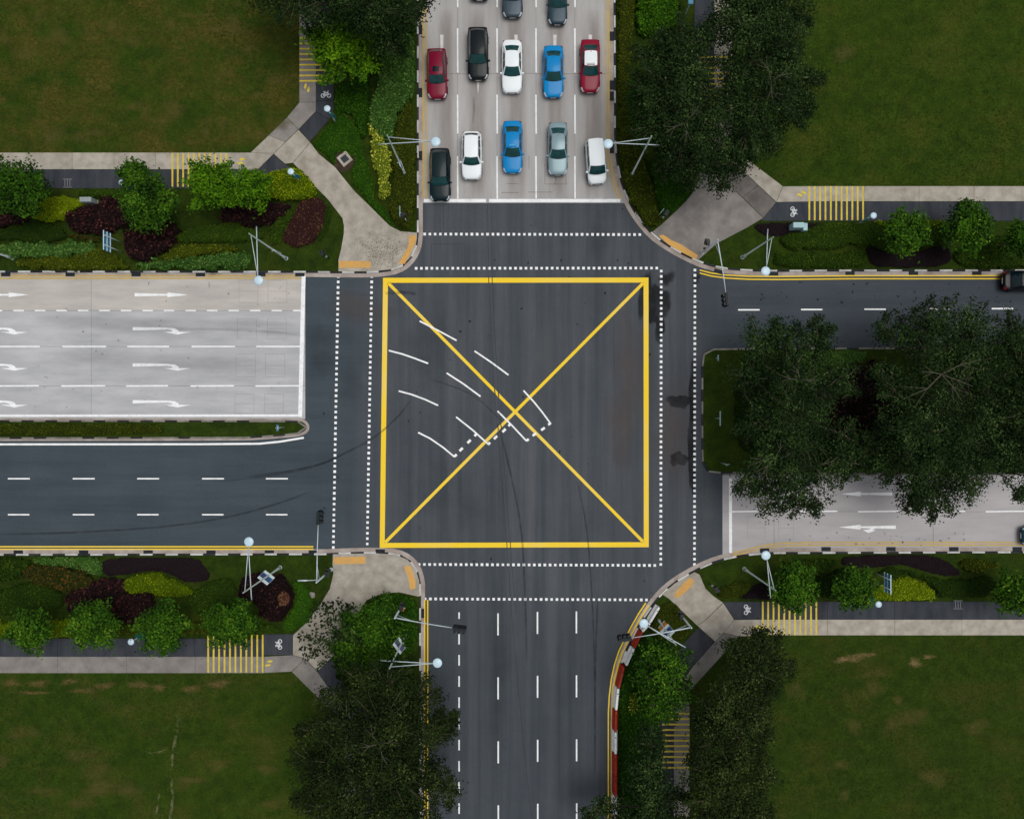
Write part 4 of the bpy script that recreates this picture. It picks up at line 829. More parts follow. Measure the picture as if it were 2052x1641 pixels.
B('hedge', 'dark green hedge at the top beside the car queue kerb', 'hedge', [(800, 40), (832, 20), (832, 62), (790, 72), (765, 108), (745, 150), (730, 150), (742, 110), (770, 70)], .6, 'dark', .14, 120, .12)
B('ground_cover', 'green ground cover in the corner beside the signal post', 'ground cover', [(720, 385), (745, 395), (752, 405), (772, 415), (782, 445), (800, 460), (780, 452), (752, 424)], .35, 'green', .11, 150, .05, .2, 2, tonemid=.34)
# upper right
B('hedge', 'olive hedge along the curved kerb right of the car queue', 'hedge', [(1238, -60), (1275, -60), (1272, 60), (1262, 150), (1262, 240), (1290, 320), (1300, 345), (1312, 384), (1318, 420), (1330, 440), (1308, 462), (1288, 442), (1270, 412), (1252, 372), (1243, 325), (1238, 262)], .75, 'olive', .15, 120, .12, .3, 2.5, tonemid=.3)
B('ground_cover', 'bright green ground cover curving along the upper right corner path', 'ground cover', [(1300, 330), (1330, 300), (1380, 320), (1398, 345), (1390, 382), (1368, 408), (1342, 432), (1326, 436), (1318, 405), (1310, 370)], .45, 'green', .12, 150, .07, .3, 2, tonemid=.22)
B('shrub_bed', 'green shrubs with yellow tips at the top beside the blue panel', 'shrub bed', [(1272, -60), (1310, -60), (1360, -30), (1362, 40), (1340, 70), (1300, 70), (1275, 60)], .9, 'green', .24, 80, .3, .3, 3, tonemid=.4)
B('shrub_bed', 'green shrub patch under the large dark tree beside the kerb', 'shrub bed', [(1245, 170), (1275, 150), (1300, 230), (1292, 300), (1262, 260), (1246, 230)], .6, 'green', .18, 90, .15, tonemid=.22)
B('hedge', 'long olive hedge between the grass corner and the upper right cycle path', 'hedge', [(1560, 478), (1605, 462), (1660, 446), (1740, 446), (1795, 450), (1880, 444), (1920, 470), (1900, 480), (1840, 500), (1800, 508), (1770, 500), (1735, 490), (1700, 492), (1670, 502), (1640, 498), (1600, 503), (1575, 495)], .6, 'mid', .13, 140, .08, .3, 2, tonemid=.4)
B('ground_cover', 'dark green planting along the kerb right of the lamp pole, upper right', 'ground cover', [(1555, 500), (1600, 508), (1640, 504), (1680, 508), (1720, 498), (1738, 512), (1744, 538), (1560, 539), (1552, 520)], .45, 'mid', .14, 130, .12, .3, 2.2, tonemid=.34)
B('ground_cover', 'flat dark purple ground cover beside the kerb in the upper right strip', 'ground cover', [(1735, 492), (1765, 500), (1800, 512), (1850, 502), (1905, 486), (1915, 538), (1750, 539), (1742, 515)], .3, 'plum', .1, 170, .03, tonemid=.25, tonevar=.1)
B('shrub_bed', 'mid green shrub bed near the right edge of the upper right strip', 'shrub bed', [(1915, 500), (1960, 490), (2000, 470), (2100, 470), (2100, 538), (1920, 539)], .6, 'mid', .16, 110, .14, tonemid=.36)
B('ground_cover', 'dark purple ground cover around the teal cabinet', 'ground cover', [(1520, 448), (1545, 446), (1618, 446), (1660, 447), (1615, 460), (1570, 474), (1545, 478), (1522, 466), (1508, 458)], .25, 'plum', .11, 150, .04, tonemid=.3)
B('hedge', 'lime tinted shrubs between the two round trees, upper right strip', 'hedge', [(1750, 442), (1790, 442), (1850, 438), (1900, 440), (1880, 452), (1845, 480), (1800, 470), (1760, 452)], .7, 'lime', .15, 110, .1, tonemid=.1)
# right hand median
B('shrub_bed', 'dark purple rounded shrub mass between the two median trees', 'shrub bed', [(1660, 800), (1670, 760), (1710, 735), (1760, 722), (1800, 740), (1800, 880), (1750, 910), (1690, 905), (1655, 860)], .9, 'purple', .26, 70, .2, .4, 2.5, tonemid=.26)
B('ground_cover', 'sage green planting strip along the top kerb of the right median', 'ground cover', [(1580, 706), (1680, 703), (1745, 703), (1740, 720), (1700, 732), (1660, 740), (1600, 730)], .4, 'sage', .16, 120, .1, tonemid=.4)
B('shrub_bed', 'dark green understorey planting beneath the median trees', 'shrub bed', [(1500, 720), (1600, 730), (1655, 745), (1650, 850), (1690, 912), (1760, 915), (1800, 890), (1820, 745), (2120, 705), (2120, 940), (1540, 940), (1480, 900), (1470, 800)], .5, 'dark', .18, 80, .2, tonemid=.22)
B('shrub_bed', 'reddish purple shrub patch at the right edge of the median', 'shrub bed', [(2005, 825), (2050, 810), (2100, 820), (2100, 880), (2030, 880), (2008, 860)], 1.0, 'maroon', .26, 70, .25, tonemid=.4)
# left median
B('hedge', 'long low olive hedge filling the narrow left median', 'hedge', [(-200, 850), (322, 850), (327, 860), (322, 873), (-200, 875)], .45, 'olive', .13, 150, .06, .2, 2, smooth=1, tonemid=.16)
# lower left strip
B('shrub_bed', 'dark green shrubs at the left edge below the lower left road', 'shrub bed', [(-60, 1118), (20, 1118), (60, 1122), (50, 1150), (20, 1168), (-60, 1175)], .6, 'mid', .17, 110, .16, tonemid=.3)
B('shrub_bed', 'pale sage shrubs against the kerb left of the flat purple bed', 'shrub bed', [(55, 1120), (120, 1117), (195, 1118), (203, 1150), (190, 1158), (165, 1145), (120, 1138), (70, 1135)], .6, 'sage', .17, 110, .14)
B('shrub_bed', 'rust and green mottled shrubs below the pale sage shrubs', 'shrub bed', [(38, 1152), (50, 1132), (110, 1134), (160, 1142), (185, 1160), (180, 1180), (140, 1190), (90, 1180), (55, 1168)], .7, 'rust', .2, 85, .22, .3, 3)
B('ground_cover', 'flat dark purple ground cover against the kerb, lower left strip', 'ground cover', [(198, 1120), (300, 1119), (390, 1118), (405, 1135), (422, 1155), (410, 1168), (370, 1172), (345, 1155), (310, 1145), (260, 1152), (215, 1160), (202, 1148)], .3, 'plum', .1, 170, .03, tonemid=.38, tonevar=.1)
B('shrub_bed', 'smooth dark green rounded mound at the lower left edge', 'shrub bed', [(-60, 1190), (0, 1185), (30, 1172), (70, 1168), (105, 1180), (125, 1200), (115, 1228), (60, 1235), (-60, 1245)], .7, 'mid', .12, 150, .06, .6, 1.2, tonemid=.26)
B('shrub_bed', 'dark purple shrubs in the middle of the lower left strip', 'shrub bed', [(122, 1195), (150, 1182), (190, 1165), (240, 1158), (255, 1172), (250, 1195), (290, 1190), (315, 1205), (300, 1245), (250, 1255), (180, 1230), (130, 1225)], .6, 'purple', .25, 65, .22)
B('hedge', 'yellow green sinuous hedge below the flat purple ground cover', 'hedge', [(243, 1165), (270, 1152), (310, 1148), (340, 1165), (380, 1180), (390, 1195), (350, 1202), (310, 1198), (290, 1188), (262, 1196), (245, 1185)], .7, 'lime', .15, 120, .1, tonemid=.08, tonevar=.26)
B('shrub_bed', 'smooth mid green mound left of the brown centred bed', 'shrub bed', [(370, 1198), (395, 1180), (425, 1165), (455, 1160), (470, 1180), (480, 1205), (510, 1212), (512, 1240), (470, 1250), (420, 1245), (385, 1235)], .7, 'mid', .12, 150, .06, .6, 1.2, tonemid=.36)
B('hedge', 'lime hedge running between round trees along the lower left cycle path', 'hedge', [(-60, 1248), (40, 1246), (150, 1240), (165, 1262), (160, 1281), (40, 1283), (-60, 1283)], .5, 'lime', .14, 130, .08, tonemid=.12)
B('hedge', 'short olive hedge between two round trees, lower left cycle path', 'hedge', [(225, 1255), (300, 1250), (400, 1245), (420, 1260), (418, 1276), (225, 1277)], .5, 'olive', .14, 130, .08, tonemid=.25)
B('shrub_bed', 'dark maroon bed with a dry brown middle under the lamp pole', 'shrub bed', [(470, 1190), (480, 1165), (510, 1148), (550, 1150), (575, 1165), (588, 1190), (585, 1215), (570, 1240), (555, 1255), (520, 1240), (510, 1212), (480, 1205)], .5, 'purple', .18, 100, .14, .4, 2.5, tonemid=.34)
B('shrub_bed', 'dry brown shrub patch inside the dark maroon bed', 'shrub bed', [(556, 1190), (570, 1180), (582, 1195), (580, 1215), (560, 1222), (552, 1205)], .62, 'maroon', .16, 100, .1, tonemid=.85)
B('hedge', 'bright green crescent hedge around the dark maroon bed', 'hedge', [(580, 1165), (600, 1165), (618, 1185), (628, 1215), (622, 1245), (600, 1262), (575, 1272), (562, 1262), (570, 1242), (588, 1218), (592, 1190)], .5, 'green', .11, 170, .04, .3, 1.5, tonemid=.42)
B('hedge', 'low olive hedge at the end of the lower left cycle strip', 'hedge', [(505, 1258), (540, 1250), (560, 1262), (565, 1272), (508, 1274)], .45, 'mid', .13, 130, .08)
# lower left corner beside the bottom road
B('shrub_bed', 'rounded green shrub bed at the corner under the orange board', 'shrub bed', [(740, 1212), (768, 1196), (800, 1192), (834, 1200), (836, 1240), (836, 1300), (810, 1320), (780, 1300), (760, 1260), (735, 1240)], .6, 'green', .15, 120, .14, .3, 2, tonemid=.26)
B('flowering_shrub', 'yellow flecked shrubs beside the sign board on the bottom road lamp', 'shrub', [(770, 1285), (790, 1262), (806, 1270), (818, 1320), (815, 1380), (795, 1390), (775, 1340)], .8, 'variegated', .18, 30, .2, tonemid=.1)
B('shrub_bed', 'dark undergrowth strip along the kerb beneath the very large tree', 'shrub bed', [(660, 1340), (720, 1300), (780, 1310), (836, 1305), (836, 1760), (752, 1760), (752, 1450), (700, 1390)], .5, 'dark', .18, 80, .2, tonemid=.2)
# lower right
B('ground_cover', 'triangular olive planting behind the first white barrier', 'ground cover', [(1338, 1204), (1360, 1222), (1395, 1256), (1370, 1285), (1345, 1298), (1318, 1285), (1300, 1262), (1312, 1235)], .4, 'olive', .13, 130, .1, .2, 2, smooth=1, tonemid=.2)
B('shrub_bed', 'green undergrowth along the inside of the barriers', 'shrub bed', [(1280, 1285), (1300, 1270), (1350, 1300), (1320, 1390), (1318, 1760), (1242, 1760), (1240, 1440), (1246, 1370), (1262, 1320)], .5, 'green', .17, 90, .18, .3, 2, tonemid=.14)
B('flowering_shrub', 'small yellow leaved shrub behind the barriers', 'shrub', [(1258, 1405), (1268, 1390), (1285, 1395), (1284, 1425), (1268, 1440), (1256, 1425)], .8, 'variegated', .18, 60, .2, tonemid=.2)
B('ground_cover', 'mossy green mound beside the purple bed and lower right corner path', 'ground cover', [(1432, 1190), (1450, 1178), (1480, 1165), (1510, 1168), (1500, 1190), (1470, 1204), (1448, 1204)], .4, 'olive', .12, 140, .08, tonemid=.1)
B('ground_cover', 'dark purple patch under the lamp pole in the lower right strip', 'ground cover', [(1478, 1204), (1500, 1190), (1512, 1172), (1545, 1168), (1560, 1185), (1560, 1205)], .3, 'plum', .12, 150, .04, tonemid=.25)
B('ground_cover', 'flat maroon ground cover against the kerb in the lower right strip', 'ground cover', [(1690, 1115), (1800, 1112), (1880, 1113), (1935, 1150), (1915, 1160), (1880, 1155), (1840, 1142), (1800, 1132), (1760, 1140), (1720, 1142), (1685, 1135)], .3, 'plum', .1, 170, .03, tonemid=.34, tonevar=.1)
B('shrub_bed', 'bright lime mound right of the blue slatted sign', 'shrub bed', [(1735, 1206), (1742, 1185), (1770, 1172), (1800, 1162), (1830, 1158), (1862, 1172), (1878, 1195), (1878, 1203), (1820, 1208)], .6, 'lime', .14, 140, .09, tonemid=.36)
B('hedge', 'dark olive planting above the lime mound in the lower right strip', 'hedge', [(1750, 1155), (1790, 1138), (1830, 1148), (1880, 1162), (1940, 1164), (2000, 1150), (2000, 1202), (1890, 1204), (1875, 1180), (1830, 1152), (1790, 1160)], .5, 'dark', .13, 130, .1, tonemid=.4)
B('shrub_bed', 'dark planting between the two round trees, lower right strip', 'shrub bed', [(1630, 1160), (1665, 1150), (1685, 1140), (1740, 1150), (1735, 1204), (1632, 1204)], .5, 'dark', .16, 110, .15, tonemid=.25)
B('shrub_bed', 'yellowish shrub patch near the kerb at the right of the lower right strip', 'shrub bed', [(1925, 1128), (1960, 1122), (2010, 1128), (2000, 1145), (1960, 1152), (1935, 1146)], .6, 'olive', .16, 110, .14, tonemid=.3)
B('shrub_bed', 'olive shrubs between the kerb and the lower right round trees', 'shrub bed', [(1560, 1130), (1620, 1120), (1680, 1122), (1680, 1140), (1640, 1155), (1600, 1140)], .5, 'mid', .16, 110, .14, tonemid=.3)
# bare soil and litter
tag(poly('soil_patch', chaikin([(668, 318), (676, 302), (692, 297), (708, 304), (714, 325), (700, 345), (682, 350), (670, 338)], 2), .135, m_soil), kind='structure')
def litter(label, cx, cy, rx, ry, n, size=.16):
    u = rng.normal(size=(n, 2)); pts = np.array([P(cx+rx*a, cy+ry*b)+(ZP+.012,) for a, b in u])
    nr = unit(np.stack([rng.normal(0, .15, n), rng.normal(0, .15, n), np.ones(n)], 1))
    o = leafmesh('leaf_litter', pts, nr, size, rng.uniform(0, 1, n), m_litter); tag(o, label, 'leaf litter', kind='stuff')
litter('dry leaf litter over the upper left corner path', 766, 503, 25, 17, 700, .085); litter('fallen leaves on the lower left corner path', 650, 1270, 20, 30, 60)

def grass(poly_px, x0, x1, y0, y1, dens, seed, bias):
    q = [P(*p) for p in poly_px]; a = P(x0, y1); b = P(x1, y0); n = int((b[0]-a[0])*(b[1]-a[1])*dens)
    x = rng.uniform(a[0], b[0], n); y = rng.uniform(a[1], b[1], n); k = inpoly(x, y, q); x, y = x[k], y[k]; n = len(x)
    nr = unit(np.stack([rng.normal(0, .45, n), rng.normal(0, .45, n), np.ones(n)], 1)); t = bias+.2*wavy(x, y, seed, .22)+.12*wavy(x, y, seed+5, .9)+rng.normal(0, .11, n)
    tag(leafmesh('grass', np.stack([x, y, np.full(n, .145)], 1), nr, .16, t, m_grass, aspect=.3), kind='stuff')
GX0, GX1 = -90, 2142
grass([(GX0, -80), (600, -80), (600, 212), (503, 308), (GX0, 305)], GX0, 601, -80, 309, 55, 11, .46)
grass([(1468, -80), (GX1, -80), (GX1, 374), (1568, 374), (1468, 300)], 1467, GX1, -80, 375, 55, 12, .42)
grass([(GX0, 1354), (584, 1348), (688, 1452), (688, 1720), (GX0, 1720)], GX0, 689, 1348, 1720, 55, 13, .42)
grass([(1482, 1277), (GX1, 1275), (GX1, 1720), (1383, 1720), (1383, 1386)], 1383, GX1, 1276, 1720, 55, 14, .40)
m_bare = softmat('bare_earth', srgb(126, 108, 68), .62, 2.6); m_wornl = softmat('worn_grass', srgb(104, 90, 48), .62, 2.4); m_wornf = softmat('thin_grass', srgb(92, 86, 38), .40, 1.2); m_path_worn = softmat('trodden_line', srgb(112, 110, 78), .62, 1.5, lo=0)
lawn_sw = [o for o in bpy.data.objects if o.name.startswith('lawn')][2]; lawns_ = [o for o in bpy.data.objects if o.name.startswith('lawn')]
def worn(k, x, y, rx, ry, sd2, m, z): stain(x, y, rx, ry, sd2, m, lawns_[k], z, .35)
for k, (x, y, rx, ry) in enumerate([(25, 1368, 26, 8), (80, 1370, 30, 9), (140, 1366, 20, 8), (70, 1388, 34, 5), (210, 1374, 26, 9), (280, 1372, 26, 9), (320, 1378, 20, 9), (385, 1380, 24, 10), (440, 1370, 30, 10), (170, 1384, 40, 5)]): worn(2, x, y, rx, ry, 500+k, m_wornl, .151+.0003*k)
for k, (x, y, rx, ry) in enumerate([(1710, 1318, 30, 9), (1738, 1312, 18, 6), (1686, 1322, 18, 8), (1832, 1328, 17, 11), (1860, 1316, 18, 5)]): worn(3, x, y, rx, ry, 540+k, m_bare, .151+.0003*k)
for k, (x, y, rx, ry) in enumerate([(1545, 300, 18, 12), (1690, 110, 30, 22)]): worn(1, x, y, rx, ry, 560+k, m_wornf, .151+.0003*k)
r5 = random.Random(5)
for k in range(34): worn(0, r5.uniform(0, 560), r5.uniform(20, 290), r5.uniform(10, 40), r5.uniform(8, 22), 600+k, m_wornf, .151+.0002*k)
for k in range(14): worn(2, r5.uniform(0, 560), r5.uniform(1410, 1620), r5.uniform(14, 46), r5.uniform(8, 20), 640+k, m_wornf, .151+.0002*k)
for k in range(12): worn(3, r5.uniform(1580, 2040), r5.uniform(1340, 1620), r5.uniform(14, 40), r5.uniform(10, 26), 660+k, m_wornf, .153+.0002*k)
for k, q in enumerate([[(361, 1432), (356, 1465), (350, 1495), (346, 1520), (345, 1560), (348, 1600), (342, 1641), (340, 1690)], [(322, 1585), (318, 1610), (312, 1650)], [(335, 1500), (320, 1507), (300, 1508)]]): streak('trodden_line', q, 7-1.5*k, .158+.001*k, m_path_worn, lawns_[2], 1, 2)
m_brown = softmat('brownish_asphalt', srgb(92, 84, 82), .5, .4); m_dk = softmat('darker_asphalt', srgb(58, 65, 70), .25, .5); m_lt = softmat('lighter_asphalt', srgb(98, 102, 104), .4, .5)
for k, (x, y, rx, ry, m_) in enumerate([(1262, 740, 34, 150, m_brown), (1245, 860, 46, 80, m_brown), (1350, 870, 50, 120, m_brown), (720, 620, 70, 40, m_brown), (640, 700, 40, 60, m_dk), (700, 780, 50, 46, m_dk), (1200, 480, 30, 70, m_dk), (950, 480, 60, 40, m_lt), (900, 990, 70, 90, m_dk), (1090, 740, 40, 130, m_lt), (860, 700, 60, 90, m_dk), (1000, 1330, 30, 180, m_dk), (1110, 1420, 34, 180, m_dk), (1420, 1010, 26, 70, m_lt)]): stain(x, y, rx, ry, 700+k, m_, road, .0012+.00018*k, .3)
for k in range(40): stain(r5.uniform(640, 1320), r5.uniform(420, 1190), r5.uniform(1, 3.2), r5.uniform(1, 4), 800+k, m_damp, road, .0050+.00002*k)

# ------------------------------------------------------------------ cars
m_glass = M('car_glass', srgb(10, 50, 52), .1, c2=srgb(16, 66, 66), scale=2.5, spec=.35)
m_glassd = M('car_glass_dark', srgb(4, 22, 27), .1, c2=srgb(8, 32, 38), scale=2.5, spec=.35)
m_tyr = M('tyre_black', srgb(22, 22, 23), .9, var=.1, scale=5)
m_rim = M('wheel_rim', srgb(150, 152, 155), .35, var=.05, scale=5, metal=.7)
m_lightw = M('headlight_lens', srgb(188, 196, 200), .15, var=.04, scale=5, spec=.6)
m_lightr = M('taillight_lens', srgb(140, 14, 16), .2, var=.1, scale=5, spec=.6)
m_trim = M('car_trim_black', srgb(20, 22, 24), .6, var=.1, scale=6)
m_plate = M('number_plate', srgb(200, 200, 196), .5, var=.05, scale=6)
KIND = {'sedan': (1.45, .93, .275, .425, .73, .90), 'suv': (1.66, 1.02, .26, .39, .86, .965), 'mpv': (1.74, 1.02, .17, .32, .93, .985), 'hatch': (1.55, .97, .26, .40, .84, .955)}
CHAM = {}
def car(name, label, paint, cx, front, kind='sedan', L=4.5, Wd=1.8, ang=180, roofm=None, sunroof=False, taxi=False, glass=None, rgb_rail=False):
    """cx, front: map position of the middle of the front bumper; ang: heading in degrees, 0 = up the map."""
    Hh, zb, f1, f2, f3, f4 = KIND[kind]; glass = glass or m_glass; roofm = roofm or paint
    fx, fy = P(cx, front, .5); dv = Vector((-math.sin(R(ang)), math.cos(R(ang)))); c = Vector((fx, fy))-dv*L/2
    root = empty(name, (c.x, c.y, 0.02), R(ang), label, 'car', None)
    yf = lambda f: L/2-f*L
    us = [(1.0, .60, .70), (.985, .74, .74), (.955, .84, .78), (.90, .92, .82), (.80, .965, .86), (.62, .99, .91), (.45, 1, .97), (.2, 1, 1), (-.1, 1, 1), (-.4, 1, 1), (-.65, .995, 1), (-.8, .97, .985), (-.9, .93, .97), (-.955, .87, .95), (-.985, .78, .92), (-1, .66, .86)]
    v = []; f = []; hw = Wd/2
    for u, wf, zf in us:
        w = hw*wf; zt = zb*zf; y = u*L/2; zlo = .24 if abs(u) < .9 else .3
        sec = [(.90*w, zlo), (.985*w, zlo+.12), (w, zlo+.5*(zt-zlo)), (.985*w, zt-.13), (.94*w, zt-.05), (.84*w, zt-.012), (.45*w, zt+.012), (0, zt+.02)]
        row = [(-x, y, z) for x, z in sec]+[(x, y, z) for x, z in sec[-2::-1]]
        v += row
    n = 15
    for i in range(len(us)-1):
        for k in range(n-1): f.append((i*n+k, i*n+k+1, (i+1)*n+k+1, (i+1)*n+k))
        f.append((i*n+n-1, i*n, (i+1)*n, (i+1)*n+n-1))
    f.append(tuple(range(n))[::-1]); f.append(tuple((len(us)-1)*n+k for k in range(n)))
    mbody = MB(); mbody.add(v, f)
    # cabin from lofted patches
    wb, wr = hw*(.90 if kind != 'mpv' else .94), hw*(.66 if kind != 'mpv' else .79); bow = .16
    def base_f(t): return Vector((t*wb, yf(f1)-bow*t*t, zb-.01))
    def top_f(t): return Vector((t*wr, yf(f2)-.09*t*t, Hh-.05*t*t-.03))
    def top_r(t): return Vector((t*wr*.97, yf(f3)+.06*t*t, Hh-.05*t*t-.04))
    def base_r(t): return Vector((t*wb*.95, yf(f4)+.10*t*t, zb-.01))
    def patch_ws(a, b): p = base_f(a).lerp(top_f(a), b); p.z += .05*b*(1-b)*4*.5; p.y += .03*b*(1-b)*4; return p
    def patch_rs(a, b): p = base_r(a).lerp(top_r(a), b); p.z += .05*b*(1-b)*2; return p
    def patch_rf(a, b): p = top_f(a).lerp(top_r(a), b); p.z += .05*4*b*(1-b); p.x *= 1+.03*4*b*(1-b); return p
    def patch_sd(sg):
        def fn(a, b):
            lo = base_f(sg).lerp(base_r(sg), a); hi = top_f(sg).lerp(top_r(sg), a); hi.z += .05*4*a*(1-a); hi.x *= 1+.03*4*a*(1-a)
            lo.x *= 1+.03*4*a*(1-a); return lo.lerp(hi, b)
        return fn
    def grid(fn, a0, a1, b0, b1, na, nb, off=0.0, flip=False):
        vv = []; eps = 1e-3
        for i in range(na+1):
            for j in range(nb+1):
                a = a0+(a1-a0)*i/na; b = b0+(b1-b0)*j/nb; p = fn(a, b)
                if off:
                    nn = (fn(a+eps, b)-fn(a-eps, b)).cross(fn(a, b+eps)-fn(a, b-eps)).normalized()
                    if nn.z < 0 and abs(nn.z) > .15: nn = -nn
                    if abs(nn.z) <= .15 and nn.x*p.x < 0: nn = -nn
                    p = p+nn*off
                vv.append(p)
        ff = [(i*(nb+1)+j, (i+1)*(nb+1)+j, (i+1)*(nb+1)+j+1, i*(nb+1)+j+1) for i in range(na) for j in range(nb)]
        return vv, ff
    for fn, rg in ((patch_ws, (-1, 1)), (patch_rs, (-1, 1)), (patch_rf, (-1, 1)), (patch_sd(1), (0, 1)), (patch_sd(-1), (0, 1))):
        vv, ff = grid(fn, rg[0], rg[1], 0, 1, 8, 4); mbody.add(vv, ff)
    body = mbody.build('body', paint, root, True)
    def patch(nm, fn, a0, a1, b0, b1, mat, na=6, nb=3, off=.008):
        vv, ff = grid(fn, a0, a1, b0, b1, na, nb, off); return obj(nm, vv, ff, mat, root, True)
    patch('windshield', patch_ws, -.93, .93, .03, .97, glass, 8, 4)
    patch('rear_window', patch_rs, -.86, .86, .12, .92, glass if kind == 'sedan' else m_glassd, 8, 3)
    patch('roof', patch_rf, -.94, .94, .02, .98, roofm, 8, 6, .012)
    for sg in (1, -1):
        s_ = patch_sd(sg)
        for a0, a1, b1_ in ((.10, .46, .90), (.49, .80, .90)) + (((.83, .93, .80),) if kind in ('suv', 'mpv', 'hatch') else ()):
            patch('side_window', s_, a0, a1, .10, b1_, m_glassd, 4, 2)
    if sunroof: patch('sunroof', patch_rf, -.48, .48, .12, .34, m_glassd, 4, 2, .02)
    mm = MB()
    for sg in (1, -1):
        mm = MB(); x0 = sg*hw*.96; x1 = sg*(hw+.17); ym = yf(f1)-.30
        mm.box(min(x0, x1), max(x0, x1), ym-.07, ym+.08, zb-.03, zb+.10, 0, .02); mm.build('door_mirror', paint, root)
        hl = MB(); prof = [(1.0-.015, .70), (.955, .80), (.90, .885), (.84, .93)]
        vv = []
        for u, wf in prof:
            zt = zb*(.72 if u > .96 else .79 if u > .93 else .83 if u > .88 else .855)
            vv += [(sg*hw*wf*1.005, u*L/2+.012, zt-.12), (sg*hw*wf*.985, u*L/2+.012, zt-.015), (sg*hw*(wf-.11), u*L/2+.01, zt+.004)]
        ff = []
        for i in range(3):
            for j in range(2):
                q = (i*3+j, (i+1)*3+j, (i+1)*3+j+1, i*3+j+1); ff.append(q if sg > 0 else q[::-1])
        hl.add(vv, ff); hl.build('headlight', m_lightw, root, True)
        tl = MB(); vv = []
        for u, wf in ((-.995, .68), (-.965, .845), (-.92, .925)):
            zt = zb*(.88 if u < -.99 else .945 if u < -.95 else .965)
            vv += [(sg*hw*wf*1.01, u*L/2-.014, zt-.24), (sg*hw*wf*1.0, u*L/2-.012, zt-.03), (sg*hw*(wf-.13), u*L/2-.012, zt+.006)]
        ff = []
        for i in range(2):
            for j in range(2):
                q = (i*3+j, i*3+j+1, (i+1)*3+j+1, (i+1)*3+j); ff.append(q if sg > 0 else q[::-1])
        tl.add(vv, ff); tl.build('taillight', m_lightr, root, True)
        for yy in (.30, -.30):
            wh = bpy.data.objects.new('wheel', wheel_mesh); link(wh, root); wh.location = (sg*(hw-.09), yy*L, .31); wh.rotation_euler = (0, R(90)*sg, 0)
            rm = bpy.data.objects.new('rim', rim_mesh); link(rm, wh)
        for yy in (f1+.22, f1+.42): 
            dh = MB(); dh.box(sg*hw*.985-.02, sg*hw*.985+.02, yf(yy)-.09, yf(yy)+.09, zb-.20, zb-.17); dh.build('door_handle', paint, root)
    gr = MB(); gr.box(-.42, .42, L/2-.02, L/2+.014, .40, .60); gr.build('grille', m_trim, root)
    pl = MB(); pl.box(-.26, .26, L/2+.016, L/2+.03, .43, .54); pl.build('number_plate', m_plate, root)
    pl = MB(); pl.box(-.26, .26, -L/2-.028, -L/2-.012, .55, .66); pl.build('number_plate', m_plate, root)
    wp = MB()
    for sg in (-1, 1):
        a = patch_ws(sg*.1-.45, .03); b = patch_ws(sg*.1+.25, .10); wp.tube([a+Vector((0, .0, .03)), b+Vector((0, .0, .03))], .012, 4)
    wp.build('wiper', m_trim, root)
    if kind != 'sedan' and rgb_rail:
        for sg in (-1, 1):
            rl = MB(); rl.tube([patch_rf(sg*.9, .08)+Vector((0, 0, .05)), patch_rf(sg*.9, .5)+Vector((0, 0, .06)), patch_rf(sg*.9, .94)+Vector((0, 0, .05))], .022, 6); rl.build('roof_rail', m_rim, root)
    if taxi:
        p = patch_rf(0, .12); t = MB(); t.box(-.34, .34, p.y-.09, p.y+.09, p.z+.0, p.z+.15, 0, .03); t.build('roof_sign', M('taxi_sign', srgb(208, 210, 205), .5, var=.05, scale=5) if roofm is not paint else M('taxi_sign_blue', srgb(40, 150, 205), .4, var=.05, scale=5), root)
    fn_ = patch_rf(0, .92); an = MB(); an.add([(-.02, fn_.y+.10, fn_.z+.01), (.02, fn_.y+.10, fn_.z+.01), (.025, fn_.y-.06, fn_.z+.01), (-.025, fn_.y-.06, fn_.z+.01), (0, fn_.y-.05, fn_.z+.09)], [(0, 1, 4), (1, 2, 4), (2, 3, 4), (3, 0, 4)]); an.build('antenna', paint, root)
    return root
q = MB(); q.lathe([(.16, -.11), (.29, -.11), (.32, -.07), (.32, .07), (.29, .11), (.16, .11)], 20); wo = q.build('wheel', m_tyr); wheel_mesh = wo.data; bpy.data.objects.remove(wo)
q = MB(); q.lathe([(.05, .112), (.19, .105), (.2, .085), (.05, .085)], 20)
for k in range(5):
    a = 2*math.pi*k/5; q.add([(math.cos(a)*.03-math.sin(a)*.03, math.sin(a)*.03+math.cos(a)*.03, .116), (math.cos(a)*.03+math.sin(a)*.03, math.sin(a)*.03-math.cos(a)*.03, .116), (math.cos(a)*.19+math.sin(a)*.02, math.sin(a)*.19-math.cos(a)*.02, .116), (math.cos(a)*.19-math.sin(a)*.02, math.sin(a)*.19+math.cos(a)*.02, .116)], [(0, 1, 2, 3)])
wo = q.build('rim', m_rim); rim_mesh = wo.data; bpy.data.objects.remove(wo)
def paint(name, c, metal=.0): return M('paint_'+name, c, .3, var=0, metal=metal, coat=.1, spec=.14)
p_red = paint('red', srgb(114, 12, 42)); p_redt = paint('crimson', srgb(126, 8, 40)); p_black = paint('black', srgb(9, 19, 23)); p_green = paint('dark_green', srgb(4, 28, 32)); p_white = paint('white', srgb(226, 232, 234))
p_blue = paint('blue', srgb(0, 124, 186)); p_grey = paint('grey', srgb(124, 146, 152), .15); p_slate = paint('slate', srgb(54, 68, 78), .15); p_slate2 = paint('dark_slate', srgb(40, 58, 68), .15); p_blk2 = paint('ink_black', srgb(7, 11, 15)); p_teal = paint('teal', srgb(18, 60, 72))
car('sport_utility', 'dark red car with a dark sunroof, first lane second row', p_red, 877, 201, 'suv', 4.35, 1.78, 181, sunroof=True)
car('sedan', 'black car stopped furthest back in the second lane', p_black, 958.5, 163, 'suv', 4.55, 1.84, 180.5, glass=m_glass)
